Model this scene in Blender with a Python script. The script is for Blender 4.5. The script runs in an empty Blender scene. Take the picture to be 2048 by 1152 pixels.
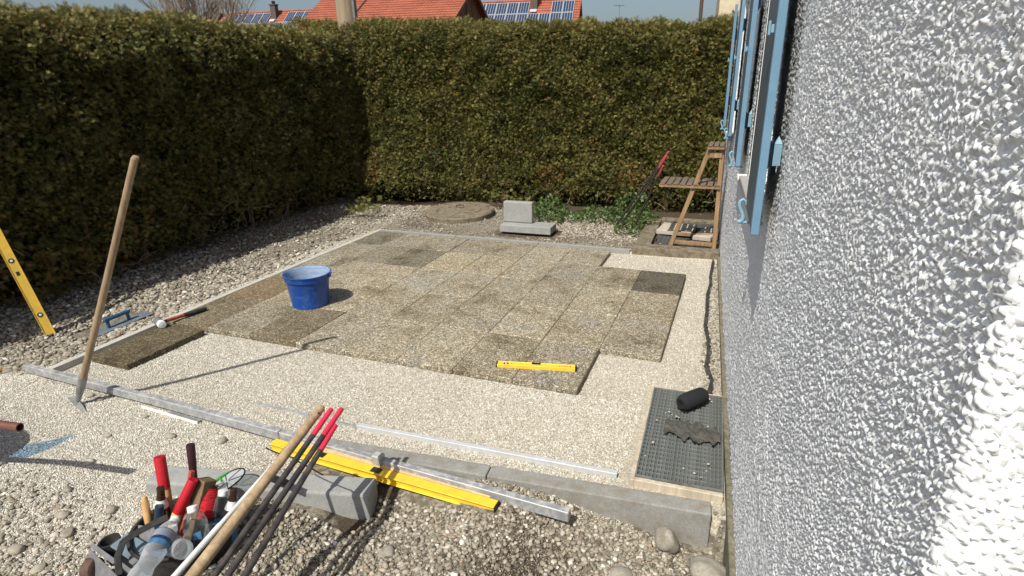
import bpy, bmesh, math, random
import numpy as np
from mathutils import Vector, Matrix
PI = math.pi
RNG = np.random.default_rng(7)
random.seed(7)
scene = bpy.context.scene
COL = scene.collection

# ------------------------------------------------------------------ camera
F_PX, PITCH, YAW, ROLL = 1183.05, 0.34252, 0.36339, -0.015
CAM = Vector((3.55502, -2.96942, 1.71523))
cy, sy = math.cos(YAW), math.sin(YAW)
FW = Vector((-sy*math.cos(PITCH), cy*math.cos(PITCH), -math.sin(PITCH)))
R0 = Vector((cy, sy, 0)); U0 = R0.cross(FW)
RT = math.cos(ROLL)*R0 + math.sin(ROLL)*U0
UP = -math.sin(ROLL)*R0 + math.cos(ROLL)*U0
cd = bpy.data.cameras.new('camera'); co = bpy.data.objects.new('camera', cd); COL.objects.link(co)
M = Matrix((RT, UP, -FW)).transposed().to_4x4(); M.translation = CAM
co.matrix_world = M
cd.sensor_width = 36; cd.lens = F_PX*36/2048; cd.clip_start = .02; cd.clip_end = 2000
scene.camera = co

def at(px, py, depth):
    """world point seen at photo pixel (2048x1152) at a forward distance"""
    return CAM + (FW + RT*((px-1024)/F_PX) - UP*((py-576)/F_PX))*depth

# ------------------------------------------------------------------ light
SA, SB = .125, .775                       # shadow shift per metre of height
sun_dir = Vector((-SA, -SB, 1)).normalized()
sd = bpy.data.lights.new('sun', 'SUN'); so = bpy.data.objects.new('sun', sd); COL.objects.link(so)
sd.energy = 5.0; sd.angle = math.radians(.53); sd.color = (1.0, .96, .875)
so.rotation_euler = sun_dir.to_track_quat('Z', 'Y').to_euler()
w = bpy.data.worlds.new('World'); scene.world = w; w.use_nodes = True
wn = w.node_tree; wn.nodes.clear()
sky = wn.nodes.new('ShaderNodeTexSky'); sky.sky_type = 'NISHITA'; sky.sun_disc = False
sky.sun_elevation = math.asin(sun_dir.z); sky.sun_rotation = math.atan2(-SA, -SB)
sky.air_density = 1.0; sky.dust_density = 4.5; sky.ozone_density = 1.0; sky.altitude = 500
bg = wn.nodes.new('ShaderNodeBackground'); bg.inputs[1].default_value = .10
wo = wn.nodes.new('ShaderNodeOutputWorld')
wn.links.new(sky.outputs[0], bg.inputs[0]); wn.links.new(bg.outputs[0], wo.inputs[0])
vs = scene.view_settings
vs.view_transform = 'Standard'; vs.look = 'None'; vs.exposure = 0.08; vs.gamma = 1; vs.use_curve_mapping = False

# ------------------------------------------------------------------ tagging
def tag(o, label=None, cat=None, group=None, kind=None):
    if label: o['label'] = label
    if cat: o['category'] = cat
    if group: o['group'] = group
    if kind: o['kind'] = kind
    return o

def empty(name, loc=(0, 0, 0), rot=(0, 0, 0), label=None, cat=None, group=None):
    o = bpy.data.objects.new(name, None); COL.objects.link(o)
    o.location = loc; o.rotation_euler = rot; o.empty_display_size = .05
    return tag(o, label, cat, group)

# ------------------------------------------------------------------ materials
class N:
    def __init__(s, name):
        s.m = bpy.data.materials.new(name); s.m.use_nodes = True
        s.t = s.m.node_tree; s.t.nodes.clear()
        s.out = s.n('ShaderNodeOutputMaterial'); s.p = s.n('ShaderNodeBsdfPrincipled')
        s.l(s.p.outputs[0], s.out.inputs[0])
    def n(s, k, **kw):
        x = s.t.nodes.new(k)
        for a, b in kw.items(): setattr(x, a, b)
        return x
    def l(s, a, b): s.t.links.new(a, b)
    def put(s, sock, v):
        if hasattr(v, 'is_linked') or hasattr(v, 'links'): s.l(v, sock)
        elif isinstance(v, (tuple, list)): sock.default_value = tuple(v)+((1,) if len(v) == 3 and len(sock.default_value) == 4 else ())
        else: sock.default_value = v
    def pos(s, obj=False, scale=None):
        if obj: c = s.n('ShaderNodeTexCoord').outputs['Object']
        else: c = s.n('ShaderNodeNewGeometry').outputs['Position']
        if scale:
            m = s.n('ShaderNodeMapping'); m.inputs['Scale'].default_value = scale; s.l(c, m.inputs[0]); c = m.outputs[0]
        return c
    def noise(s, scale, c, detail=3, rough=.5, dist=0):
        x = s.n('ShaderNodeTexNoise'); x.inputs['Scale'].default_value = scale
        x.inputs['Detail'].default_value = detail; x.inputs['Roughness'].default_value = rough
        x.inputs['Distortion'].default_value = dist
        s.l(c, x.inputs['Vector']); return x.outputs['Fac']
    def vor(s, scale, c, feature='F1', rnd=1.0):
        x = s.n('ShaderNodeTexVoronoi', feature=feature); x.inputs['Scale'].default_value = scale
        x.inputs['Randomness'].default_value = rnd; s.l(c, x.inputs['Vector']); return x
    def ramp(s, fac, stops, interp='LINEAR'):
        r = s.n('ShaderNodeValToRGB'); r.color_ramp.interpolation = interp
        e = r.color_ramp.elements
        while len(e) < len(stops): e.new(.5)
        for k, (p, c) in enumerate(stops):
            e[k].position = p; e[k].color = (c, c, c, 1) if not isinstance(c, (tuple, list)) else tuple(c)+(1,)
        s.l(fac, r.inputs[0]); return r.outputs[0]
    def mix(s, f, a, b, mode='MIX'):
        x = s.n('ShaderNodeMix', data_type='RGBA', blend_type=mode)
        s.put(x.inputs[0], f); s.put(x.inputs[6], a); s.put(x.inputs[7], b); return x.outputs[2]
    def math(s, op, a, b=0.0):
        x = s.n('ShaderNodeMath', operation=op); s.put(x.inputs[0], a); s.put(x.inputs[1], b); return x.outputs[0]
    def bump(s, h, strength, dist, prev=None):
        b = s.n('ShaderNodeBump'); b.inputs['Strength'].default_value = strength; b.inputs['Distance'].default_value = dist
        s.l(h, b.inputs['Height'])
        if prev: s.l(prev, b.inputs['Normal'])
        return b.outputs[0]
    def fin(s, col, rough=.8, nrm=None, metal=0, spec=.4):
        s.put(s.p.inputs['Base Color'], col); s.put(s.p.inputs['Roughness'], rough)
        s.p.inputs['Metallic'].default_value = metal; s.p.inputs['Specular IOR Level'].default_value = spec
        if nrm is not None: s.l(nrm, s.p.inputs['Normal'])
        return s.m

def plain(name, col, rough=.6, metal=0, var=.25, scale=30, spec=.4, bump=.15, bd=.001, dirt=None, dscale=6, damt=.5, stretch=None):
    a = N(name); c = a.pos(obj=True, scale=stretch)
    n1 = a.noise(scale, c, 4, .6)
    lo = tuple(x*(1-var) for x in col); hi = tuple(min(1, x*(1+var)) for x in col)
    cc = a.ramp(n1, [(.3, lo), (.7, hi)])
    if dirt:
        d = a.ramp(a.noise(dscale, c, 5, .65), [(.45, 0), (.72, damt)])
        cc = a.mix(d, cc, dirt)
    b = a.bump(n1, bump, bd)
    return a.fin(cc, rough, b, metal, spec)

MT = {}
def slab_mat():
    a = N('exposed_aggregate'); g = a.pos()
    v = a.vor(94, g); e = a.vor(94, g, 'DISTANCE_TO_EDGE'); v2 = a.vor(170, g)
    wht = a.n('ShaderNodeSeparateColor'); a.l(v.outputs['Color'], wht.inputs[0])
    wh2 = a.n('ShaderNodeSeparateColor'); a.l(v2.outputs['Color'], wh2.inputs[0])
    peb = a.ramp(wht.outputs[0], [(0, (.13, .118, .092)), (.25, (.295, .268, .205)), (.6, (.49, .45, .35)), (.82, (.71, .67, .56)), (1, (.85, .82, .73))])
    peb2 = a.ramp(wh2.outputs[1], [(0, (.16, .145, .115)), (.5, (.42, .385, .30)), (1, (.68, .64, .54))])
    peb = a.mix(.35, peb, peb2)
    mask = a.ramp(e.outputs['Distance'], [(.03, 0), (.12, 1)])
    col = a.mix(mask, (.085, .070, .048), peb)
    # stains: algae / dirt at slab scale
    st = a.ramp(a.noise(3.2, g, 6, .62, .4), [(.32, (.52, .48, .41)), (.43, (.86, .83, .75)), (.55, (1.0, .975, .92)), (.66, (.84, .865, .90))])
    col = a.mix(1, col, st, 'MULTIPLY')
    st2 = a.ramp(a.noise(22, g, 4, .6), [(.35, (.8, .77, .71)), (.6, (1, 1, 1))])
    col = a.mix(1, col, st2, 'MULTIPLY')
    oi = a.n('ShaderNodeObjectInfo'); col = a.mix(1, col, oi.outputs['Color'], 'MULTIPLY')
    b = a.bump(e.outputs['Distance'], .9, .004); b = a.bump(a.noise(300, g, 2), .4, .001, b)
    return a.fin(col, .85, b, spec=.3)
MT['slab'] = slab_mat()

def grit_mat():
    """ground: fine pale chippings, coarse gravel dirt and dark soil, mixed by attribute"""
    a = N('ground_material'); g = a.pos()
    v = a.vor(150, g); e = a.vor(150, g, 'DISTANCE_TO_EDGE')
    s = a.n('ShaderNodeSeparateColor'); a.l(v.outputs['Color'], s.inputs[0])
    fine = a.ramp(s.outputs[0], [(0, (.36, .33, .275)), (.5, (.50, .465, .395)), (1, (.68, .645, .57))])
    fine = a.mix(a.ramp(e.outputs['Distance'], [(0, 0), (.10, 1)]), (.26, .235, .19), fine)
    big = a.ramp(a.noise(2.2, g, 4, .55), [(.3, (.90, .87, .82)), (.7, (1.05, 1.03, 1.0))])
    fine = a.mix(1, fine, big, 'MULTIPLY')
    v3 = a.vor(48, g); s3 = a.n('ShaderNodeSeparateColor'); a.l(v3.outputs['Color'], s3.inputs[0])
    coarse = a.ramp(s3.outputs[0], [(0, (.11, .096, .072)), (.5, (.22, .195, .15)), (1, (.37, .34, .27))])
    coarse = a.mix(a.ramp(a.noise(60, g, 5, .7), [(.35, .7), (.65, 0)]), coarse, (.10, .085, .06))
    soil = a.ramp(a.noise(90, g, 6, .75), [(.3, (.035, .026, .017)), (.6, (.09, .068, .045)), (.8, (.17, .14, .10))])
    at1 = a.n('ShaderNodeAttribute', attribute_name='zone')
    sc = a.n('ShaderNodeSeparateColor'); a.l(at1.outputs['Color'], sc.inputs[0])
    wob = a.math('MULTIPLY', a.math('SUBTRACT', a.noise(14, g, 5, .7), .5), .9)
    mc = a.ramp(a.math('ADD', sc.outputs[0], wob), [(.4, 0), (.6, 1)])
    ms = a.ramp(a.math('ADD', sc.outputs[1], wob), [(.4, 0), (.62, 1)])
    col = a.mix(mc, fine, coarse); col = a.mix(ms, col, soil)
    b = a.bump(e.outputs['Distance'], .9, .004); b = a.bump(a.noise(45, g, 5, .6), .5, .008, b)
    return a.fin(col, .95, b, spec=.2)
MT['ground'] = grit_mat()

def tone_mat(name, stops, rough=.8, bumps=(60, .3, .002), spec=.3, trans=0.0):
    a = N(name); g = a.pos()
    t = a.n('ShaderNodeAttribute', attribute_name='tone'); t2 = a.n('ShaderNodeAttribute', attribute_name='tone_i', attribute_type='INSTANCER')
    col = a.ramp(a.math('ADD', t.outputs['Fac'], t2.outputs['Fac']), stops)
    nz = a.noise(bumps[0], g, 4, .6)
    col = a.mix(1, col, a.ramp(nz, [(.3, (.82, .82, .82)), (.7, (1.08, 1.08, 1.08))]), 'MULTIPLY')
    a.fin(col, rough, a.bump(nz, bumps[1], bumps[2]), spec=spec)
    if trans:
        tr = a.n('ShaderNodeBsdfTranslucent'); a.l(col, tr.inputs[0])
        mx = a.n('ShaderNodeMixShader'); mx.inputs[0].default_value = trans
        a.l(a.p.outputs[0], mx.inputs[1]); a.l(tr.outputs[0], mx.inputs[2]); a.l(mx.outputs[0], a.out.inputs[0])
    return a.m
STONE = [(0, (.09, .075, .055)), (.2, (.18, .155, .115)), (.45, (.28, .25, .195)), (.7, (.38, .345, .275)), (.86, (.53, .495, .42)), (.93, (.33, .22, .14)), (1, (.70, .67, .60))]
MT['stone'] = tone_mat('river_stone', STONE, .75)
MT['chip'] = tone_mat('chipping_stone', [(0, (.27, .25, .205)), (.35, (.47, .445, .375)), (.75, (.66, .635, .56)), (1, (.86, .84, .77))], .85)
MT['leaf'] = tone_mat('thuja_leaf', [(0, (.024, .028, .007)), (.30, (.082, .090, .020)), (.58, (.180, .182, .043)), (.80, (.35, .33, .11)), (.92, (.24, .12, .03)), (1, (.42, .27, .12))], .55, (40, .1, .002), .35, .12)
MT['ivy'] = tone_mat('herb_leaf', [(0, (.045, .08, .025)), (.5, (.11, .18, .05)), (1, (.24, .32, .13))], .5, (40, .1, .002), .4, .25)
MT['twig'] = plain('twig_bark', (.16, .115, .075), .9, var=.4)
MT['deadtwig'] = plain('dead_twig', (.27, .22, .17), .9, var=.3)
MT['core'] = plain('hedge_inner_shade', (.012, .012, .006), 1, var=.3, spec=0)  # near-black so the gaps between fronds read as deep shade

def plaster_mat():
    a = N('white_rough_plaster'); g = a.pos()
    col = a.ramp(a.noise(1.3, g, 5, .6), [(.3, (.715, .735, .745)), (.7, (.765, .785, .79))])
    b = a.bump(a.noise(160, g, 4, .65), .5, .0012); b = a.bump(a.noise(420, g, 2, .5), .35, .0004, b)
    return a.fin(col, .9, b, spec=.15)
MT['plaster'] = plaster_mat()
MT['smooth_plaster'] = plain('smooth_plaster', (.74, .74, .73), .9, var=.05, scale=8)
def concrete(name, col, sc=120, var=.22, dirt=None, damt=.5):
    a = N(name); g = a.pos()
    n1 = a.noise(sc, g, 5, .7); n2 = a.noise(7, g, 5, .6)
    c = a.ramp(n1, [(.3, tuple(x*(1-var) for x in col)), (.7, tuple(x*(1+var) for x in col))])
    c = a.mix(1, c, a.ramp(n2, [(.3, (.86, .86, .85)), (.7, (1.06, 1.06, 1.06))]), 'MULTIPLY')
    if dirt: c = a.mix(a.ramp(a.noise(16, g, 6, .7), [(.45, 0), (.66, damt)]), c, dirt)
    return a.fin(c, .9, a.bump(n1, .5, .0015), spec=.25)
MT['kerb'] = concrete('kerb_concrete', (.285, .292, .285), 170, .26, (.40, .38, .33), .35)
MT['kerb_dirty'] = concrete('kerb_concrete_dusty', (.29, .29, .275), 150, .2, (.24, .21, .16), .5)
MT['kerb_soiled'] = concrete('kerb_concrete_soiled', (.265, .265, .25), 140, .26, (.19, .155, .105), .65)
MT['rail_metal'] = plain('bright_zinc_rail', (.55, .57, .58), .5, metal=.25, var=.15, dirt=(.55, .52, .45), damt=.6, dscale=9)
MT['edging'] = concrete('edging_concrete', (.47, .455, .41), 150, .15, (.36, .33, .27), .5)
MT['old_concrete'] = concrete('old_concrete', (.215, .18, .13), 60, .35, (.08, .065, .04), .9)
MT['paver'] = concrete('paver_concrete', (.46, .42, .35), 90, .18, (.28, .24, .18), .5)
MT['plinth'] = concrete('plinth_concrete', (.20, .18, .13), 45, .45, (.09, .085, .05), .7)
def alu_mat():
    a = N('aluminium'); c = a.pos(obj=True)
    s = a.ramp(a.noise(9, c, 6, .7), [(.35, (.27, .28, .295)), (.6, (.41, .42, .43))])
    d = a.ramp(a.noise(30, a.pos(), 6, .75), [(.48, 0), (.66, .75)])
    col = a.mix(d, s, (.46, .44, .39)); a.fin(col, .55, a.bump(a.noise(60, c, 4), .3, .001), 0, .4)
    m = a.n('ShaderNodeMath', operation='SUBTRACT'); m.inputs[0].default_value = .45; a.l(d, m.inputs[1]); a.l(m.outputs[0], a.p.inputs['Metallic'])
    return a.m
MT['alu'] = alu_mat()
def wood(name, lo, hi, rough=.65, st=(60, 60, 3)):
    a = N(name); c = a.pos(obj=True, scale=st)
    n1 = a.noise(1.0, c, 6, .65, .6); n2 = a.noise(.25, c, 3)
    col = a.ramp(n1, [(.3, lo), (.7, hi)])
    col = a.mix(1, col, a.ramp(n2, [(.3, (.8, .78, .75)), (.7, (1.1, 1.08, 1.05))]), 'MULTIPLY')
    return a.fin(col, rough, a.bump(n1, .35, .001), spec=.35)
MT['ash'] = wood('ash_handle', (.30, .215, .125), (.47, .36, .225))
MT['ash_worn'] = wood('worn_handle', (.24, .175, .11), (.38, .285, .185))
MT['yellow_wood'] = wood('varnished_wood', (.50, .30, .12), (.66, .43, .20), .45)
MT['stool_wood'] = wood('weathered_brown_wood', (.20, .125, .065), (.36, .24, .135))
MT['stool_grey'] = wood('grey_slat_wood', (.11, .085, .065), (.22, .18, .14))
MT['old_beam'] = wood('old_beam_wood', (.19, .12, .065), (.40, .28, .16))
MT['beam_dark'] = wood('dark_beam_wood', (.11, .07, .04), (.24, .165, .10))
MT['dark_teal'] = plain('dark_teal_grip', (.012, .035, .055), .35, var=.3)
MT['slat'] = wood('pale_slat_wood', (.52, .36, .17), (.68, .50, .27))
MT['frame_wood'] = wood('bleached_frame_wood', (.38, .33, .25), (.58, .52, .42))
MT['pole_wood'] = wood('utility_pole_wood', (.23, .18, .12), (.37, .30, .22), .9, (40, 40, 2))
MT['gable_wood'] = wood('gable_board_wood', (.14, .065, .035), (.24, .12, .06), .8, (20, 20, 3))
MT['yellow'] = plain('yellow_lacquer', (.80, .52, .035), .4, var=.06, dirt=(.42, .30, .08), damt=.4, dscale=25, spec=.5)
MT['yellow_deep'] = plain('yellow_anodised', (.62, .40, .05), .35, var=.08, dirt=(.35, .25, .08), damt=.4, dscale=18, spec=.5)
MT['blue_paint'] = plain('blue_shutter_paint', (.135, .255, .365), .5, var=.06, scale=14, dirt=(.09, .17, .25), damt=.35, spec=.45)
MT['blue_pale'] = plain('pale_blue_cast_iron', (.20, .34, .44), .5, var=.08, scale=30, spec=.4)
MT['shutter_unlit'] = plain('unlit_shutter_paint', (.085, .105, .125), .5, var=.08, spec=.4)  # blue boards darkened to grey, the shade on their outer side put into the colour
def bucket_mat():
    a = N('blue_plastic'); c = a.pos(obj=True)
    d = a.ramp(a.noise(13, c, 8, .75, .8), [(.46, 0), (.74, .36)])
    col = a.mix(d, (.007, .065, .32), (.17, .26, .40))
    return a.fin(col, .42, a.bump(a.noise(35, c, 3), .12, .002), spec=.4)
MT['bucket'] = bucket_mat()
def bucket_in():
    a = N('dusty_bucket_inside'); c = a.pos(obj=True, scale=(3, 3, 14))
    d = a.ramp(a.noise(3, c, 6, .7), [(.30, .35), (.6, 1)])
    col = a.mix(d, (.04, .15, .42), (.29, .36, .43)); return a.fin(col, .8, spec=.2)
MT['bucket_in'] = bucket_in()
MT['blue_tool'] = plain('blue_tool_plastic', (.028, .085, .18), .4, var=.12)
MT['float_plate'] = plain('float_plate', (.16, .20, .24), .45, var=.3, metal=.3, dirt=(.40, .38, .34), damt=.6, dscale=12)
MT['black'] = plain('black_plastic', (.016, .016, .018), .45, var=.3)
MT['rubber'] = plain('black_rubber', (.022, .021, .021), .8, var=.3, dirt=(.14, .13, .11), damt=.3, dscale=14)
MT['fabric'] = plain('black_speaker_fabric', (.013, .013, .015), .9, var=.2, scale=400)
MT['rod'] = plain('dark_rod', (.035, .030, .030), .55, var=.35, dirt=(.18, .15, .12), damt=.4, dscale=12)
MT['red'] = plain('red_sleeve', (.42, .012, .022), .42, var=.12)
MT['pink'] = plain('pink_red_tip', (.62, .035, .075), .45, var=.12)
MT['pink_dull'] = plain('faded_red_tip', (.36, .06, .07), .6, var=.2)
MT['redbar'] = plain('red_paint_worn', (.36, .045, .03), .6, var=.25, dirt=(.25, .14, .09), damt=.6, dscale=25)
MT['string'] = plain('red_string', (.52, .02, .03), .75, var=.3, scale=120, bump=.6)
MT['maroon'] = plain('dark_maroon_grip', (.035, .012, .018), .45, var=.2)
MT['brown_pipe'] = plain('brown_painted_steel', (.13, .055, .04), .45, var=.25)
MT['white'] = plain('white_plastic', (.72, .72, .70), .45, var=.05)
MT['white_tube'] = plain('white_tube', (.66, .67, .66), .4, var=.06, dirt=(.3, .28, .25), damt=.35)
MT['label_blue'] = plain('blue_label', (.012, .035, .11), .4, var=.3)
MT['label_cyan'] = plain('cyan_label', (.055, .17, .30), .4, var=.3)
MT['label_white'] = plain('white_label', (.62, .62, .60), .5, var=.15)
MT['grey_tray'] = plain('grey_painted_sheet', (.15, .155, .165), .45, var=.2, dirt=(.30, .28, .25), damt=.5, dscale=14)
MT['galv'] = plain('galvanised_steel', (.175, .19, .185), .6, metal=.25, var=.4, dirt=(.13, .12, .09), damt=.5, dscale=9)
MT['galv_dark'] = plain('dark_galvanised_steel', (.12, .125, .12), .55, metal=.3, var=.35)
MT['steel'] = plain('worn_steel', (.27, .28, .28), .5, metal=.5, var=.25, dirt=(.42, .39, .33), damt=.6, dscale=20)
MT['rust'] = plain('rusty_steel', (.09, .055, .04), .8, var=.4)
MT['sheet_blue'] = plain('grey_blue_sheet', (.13, .18, .22), .5, var=.2)
MT['green'] = plain('green_plastic', (.05, .30, .035), .4, var=.15)
MT['darkfelt'] = plain('dark_fleece', (.055, .055, .05), .95, var=.4, scale=90, dirt=(.20, .18, .14), damt=.5, dscale=30)
MT['rock'] = concrete('field_stone', (.30, .28, .235), 90, .25, (.17, .145, .105), .6)
MT['membrane'] = plain('black_membrane', (.035, .033, .032), .7, var=.3, dirt=(.25, .23, .19), damt=.4, dscale=14)
MT['dark'] = plain('dark_void', (.012, .011, .010), 1, spec=0)
MT['sill'] = plain('pale_sill', (.72, .70, .64), .6, var=.08)
MT['sill_grey'] = plain('grey_stone_sill', (.30, .30, .30), .7, var=.1)
MT['beige'] = concrete('beige_render', (.66, .57, .40), 30, .08)
MT['house_white'] = plain('pale_house_wall', (.62, .59, .52), .9, var=.06)
MT['tile'] = None
def tile_mat():
    a = N('clay_roof_tile'); g = a.pos(); oi = a.n('ShaderNodeObjectInfo')
    c = a.ramp(a.noise(1.1, g, 5, .7), [(.3, (.27, .085, .050)), (.7, (.39, .130, .080))])
    c = a.mix(1, c, a.ramp(a.noise(9, g, 2), [(.3, (.85, .85, .85)), (.7, (1.12, 1.12, 1.12))]), 'MULTIPLY')
    return a.fin(c, .8, spec=.25)
MT['tile'] = tile_mat()
MT['chimney'] = plain('dark_chimney_cladding', (.10, .075, .065), .8, var=.3)
def pv_mat():
    a = N('solar_cell_glass'); c = a.pos(obj=True)
    a.fin((.028, .045, .085), .12, spec=.6); return a.m
MT['pv'] = pv_mat()
MT['pv_frame'] = plain('panel_frame', (.55, .57, .60), .4, metal=.4, var=.05)
MT['glass'] = plain('window_glass', (.03, .04, .045), .08, var=.1, spec=.6)
def clear_mat(name, tint, fac):
    a = N(name); tr = a.n('ShaderNodeBsdfTransparent'); tr.inputs[0].default_value = tuple(tint)+(1,)
    a.fin((.75, .78, .8), .12, spec=.8)
    lw = a.n('ShaderNodeLayerWeight'); lw.inputs[0].default_value = .35
    f = a.math('MINIMUM', a.math('ADD', a.math('MULTIPLY', lw.outputs['Facing'], .42), fac), 1.0)
    mx = a.n('ShaderNodeMixShader'); a.l(f, mx.inputs[0]); a.l(tr.outputs[0], mx.inputs[1]); a.l(a.p.outputs[0], mx.inputs[2]); a.l(mx.outputs[0], a.out.inputs[0])
    return a.m
MT['pet'] = clear_mat('clear_bottle_plastic', (.90, .93, .95), .16)
MT['jar'] = clear_mat('clear_glass', (.78, .82, .82), .02)
MT['lens'] = clear_mat('pale_mesh_disc', (.75, .80, .80), .2)
MT['blue_clear'] = clear_mat('blue_clear_plastic', (.25, .5, .85), .05)
MT['beer'] = plain('brown_bottle_glass', (.030, .011, .005), .06, var=.1, spec=.8)

# ------------------------------------------------------------------ mesh helpers
class MB:
    def __init__(s): s.v = []; s.f = []; s.k = []; s.cur = 0
    def add(s, V, F):
        o = len(s.v); s.v += [tuple(x) for x in V]; s.f += [tuple(i+o for i in f) for f in F]; s.k += [s.cur]*len(F); return s
    def box(s, c, d, rot=None):
        V = [Vector((x*d[0]/2, y*d[1]/2, z*d[2]/2)) for x in (-1, 1) for y in (-1, 1) for z in (-1, 1)]
        if rot is not None: V = [rot @ v for v in V]
        V = [v+Vector(c) for v in V]
        return s.add(V, [(0, 1, 3, 2), (4, 6, 7, 5), (0, 4, 5, 1), (2, 3, 7, 6), (0, 2, 6, 4), (1, 5, 7, 3)])
    def bar(s, a, b, wx, wz, up=(0, 0, 1)):
        a = Vector(a); b = Vector(b); d = b-a; L = d.length; d.normalize()
        x = d.cross(Vector(up)).normalized(); z = x.cross(d)
        R = Matrix((x, d, z)).transposed()
        return s.box((a+b)/2, (wx, L, wz), R)
    def tube(s, pts, r, n=12, cap=True):
        pts = [Vector(p) for p in pts]; rs = r if isinstance(r, (list, tuple)) else [r]*len(pts)
        V = []; F = []; x = None
        for i, p in enumerate(pts):
            d = (pts[min(i+1, len(pts)-1)]-pts[max(i-1, 0)]).normalized()
            if x is None: x = d.orthogonal().normalized()
            x = (x-d*x.dot(d)).normalized(); y = d.cross(x)
            for j in range(n):
                t = 2*PI*j/n; V.append(p+(x*math.cos(t)+y*math.sin(t))*rs[i])
        for i in range(len(pts)-1):
            for j in range(n):
                k = (j+1) % n; F.append((i*n+j, i*n+k, (i+1)*n+k, (i+1)*n+j))
        if cap: F.append(tuple(range(n))[::-1]); F.append(tuple((len(pts)-1)*n+j for j in range(n)))
        return s.add(V, F)
    def lathe(s, prof, a, b, n=24):
        """profile [(t,r)] revolved round a->b, t in metres from a"""
        a = Vector(a); d = (Vector(b)-a).normalized(); x = d.orthogonal().normalized(); y = d.cross(x)
        V = []; F = []
        for t, r in prof:
            for j in range(n):
                q = 2*PI*j/n; V.append(a+d*t+(x*math.cos(q)+y*math.sin(q))*max(r, 1e-5))
        for i in range(len(prof)-1):
            for j in range(n):
                k = (j+1) % n; F.append((i*n+j, i*n+k, (i+1)*n+k, (i+1)*n+j))
        return s.add(V, F)
    def build(s, name, mat, parent=None, smooth=False, bevel=0, segs=1, mats=None):
        me = bpy.data.meshes.new(name); me.from_pydata(s.v, [], s.f)
        for m in (mats or [mat]): me.materials.append(m)
        if mats: me.polygons.foreach_set('material_index', s.k)
        bm = bmesh.new(); bm.from_mesh(me)
        bmesh.ops.recalc_face_normals(bm, faces=bm.faces)
        if bevel:
            es = [e for e in bm.edges if len(e.link_faces) == 2 and e.calc_face_angle(0) > .5]
            bmesh.ops.bevel(bm, geom=es, offset=bevel, segments=segs, affect='EDGES', profile=.5)
        bm.to_mesh(me); bm.free()
        if smooth:
            me.polygons.foreach_set('use_smooth', [True]*len(me.polygons))
            me.set_sharp_from_angle(angle=math.radians(40))
        o = bpy.data.objects.new(name, me); COL.objects.link(o)
        if parent: o.parent = parent
        return o

def fast_mesh(name, V, F, mat, tone=None, smooth=False, parent=None, kind=None):
    """V (n,3), F (m,k) arrays"""
    V = np.asarray(V, np.float32); F = np.asarray(F, np.int32); k = F.shape[1]
    me = bpy.data.meshes.new(name)
    me.vertices.add(len(V)); me.vertices.foreach_set('co', V.ravel())
    me.loops.add(F.size); me.loops.foreach_set('vertex_index', F.ravel())
    me.polygons.add(len(F)); me.polygons.foreach_set('loop_start', np.arange(0, F.size, k, dtype=np.int32))
    if smooth: me.polygons.foreach_set('use_smooth', np.ones(len(F), bool))
    me.update(calc_edges=True)
    if tone is not None:
        at_ = me.attributes.new('tone', 'FLOAT', 'POINT'); at_.data.foreach_set('value', np.asarray(tone, np.float32))
    me.materials.append(mat)
    o = bpy.data.objects.new(name, me); COL.objects.link(o)
    if parent: o.parent = parent
    if kind: o['kind'] = kind
    return o

def rand_rot(n, tilt=None):
    if tilt is None:
        q = RNG.normal(size=(n, 4)); q /= np.linalg.norm(q, axis=1)[:, None]
    else:
        yaw = RNG.uniform(0, 2*PI, n); ax = RNG.uniform(0, 2*PI, n); an = RNG.normal(0, tilt, n)
        q1 = np.stack([np.cos(yaw/2), 0*yaw, 0*yaw, np.sin(yaw/2)], 1)
        q2 = np.stack([np.cos(an/2), np.cos(ax)*np.sin(an/2), np.sin(ax)*np.sin(an/2), 0*an], 1)
        w1, x1, y1, z1 = q2.T; w2, x2, y2, z2 = q1.T
        q = np.stack([w1*w2-x1*x2-y1*y2-z1*z2, w1*x2+x1*w2+y1*z2-z1*y2, w1*y2-x1*z2+y1*w2+z1*x2, w1*z2+x1*y2-y1*x2+z1*w2], 1)
    w, x, y, z = q.T
    return np.stack([np.stack([1-2*(y*y+z*z), 2*(x*y-z*w), 2*(x*z+y*w)], -1),
                     np.stack([2*(x*y+z*w), 1-2*(x*x+z*z), 2*(y*z-x*w)], -1),
                     np.stack([2*(x*z-y*w), 2*(y*z+x*w), 1-2*(x*x+y*y)], -1)], 1)

def replicate(T, TF, P, R, S):
    """template verts T (k,3), faces TF; positions P (n,3), rot R (n,3,3), scale S (n,) or (n,3)"""
    n, k = len(P), len(T)
    S = S[:, None] if S.ndim == 1 else S
    X = T[None]*S[:, None, :] if S.shape[1] == 3 else T[None]*S[:, :, None]
    V = np.einsum('nij,nkj->nki', R, X)+P[:, None]
    F = TF[None]+(np.arange(n)*k)[:, None, None]
    return V.reshape(-1, 3), F.reshape(-1, TF.shape[1])

def mat_to_euler(R):
    sy_ = np.sqrt(R[:, 0, 0]**2+R[:, 1, 0]**2)
    return np.stack([np.arctan2(R[:, 2, 1], R[:, 2, 2]), np.arctan2(-R[:, 2, 0], sy_), np.arctan2(R[:, 1, 0], R[:, 0, 0])], 1)

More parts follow.
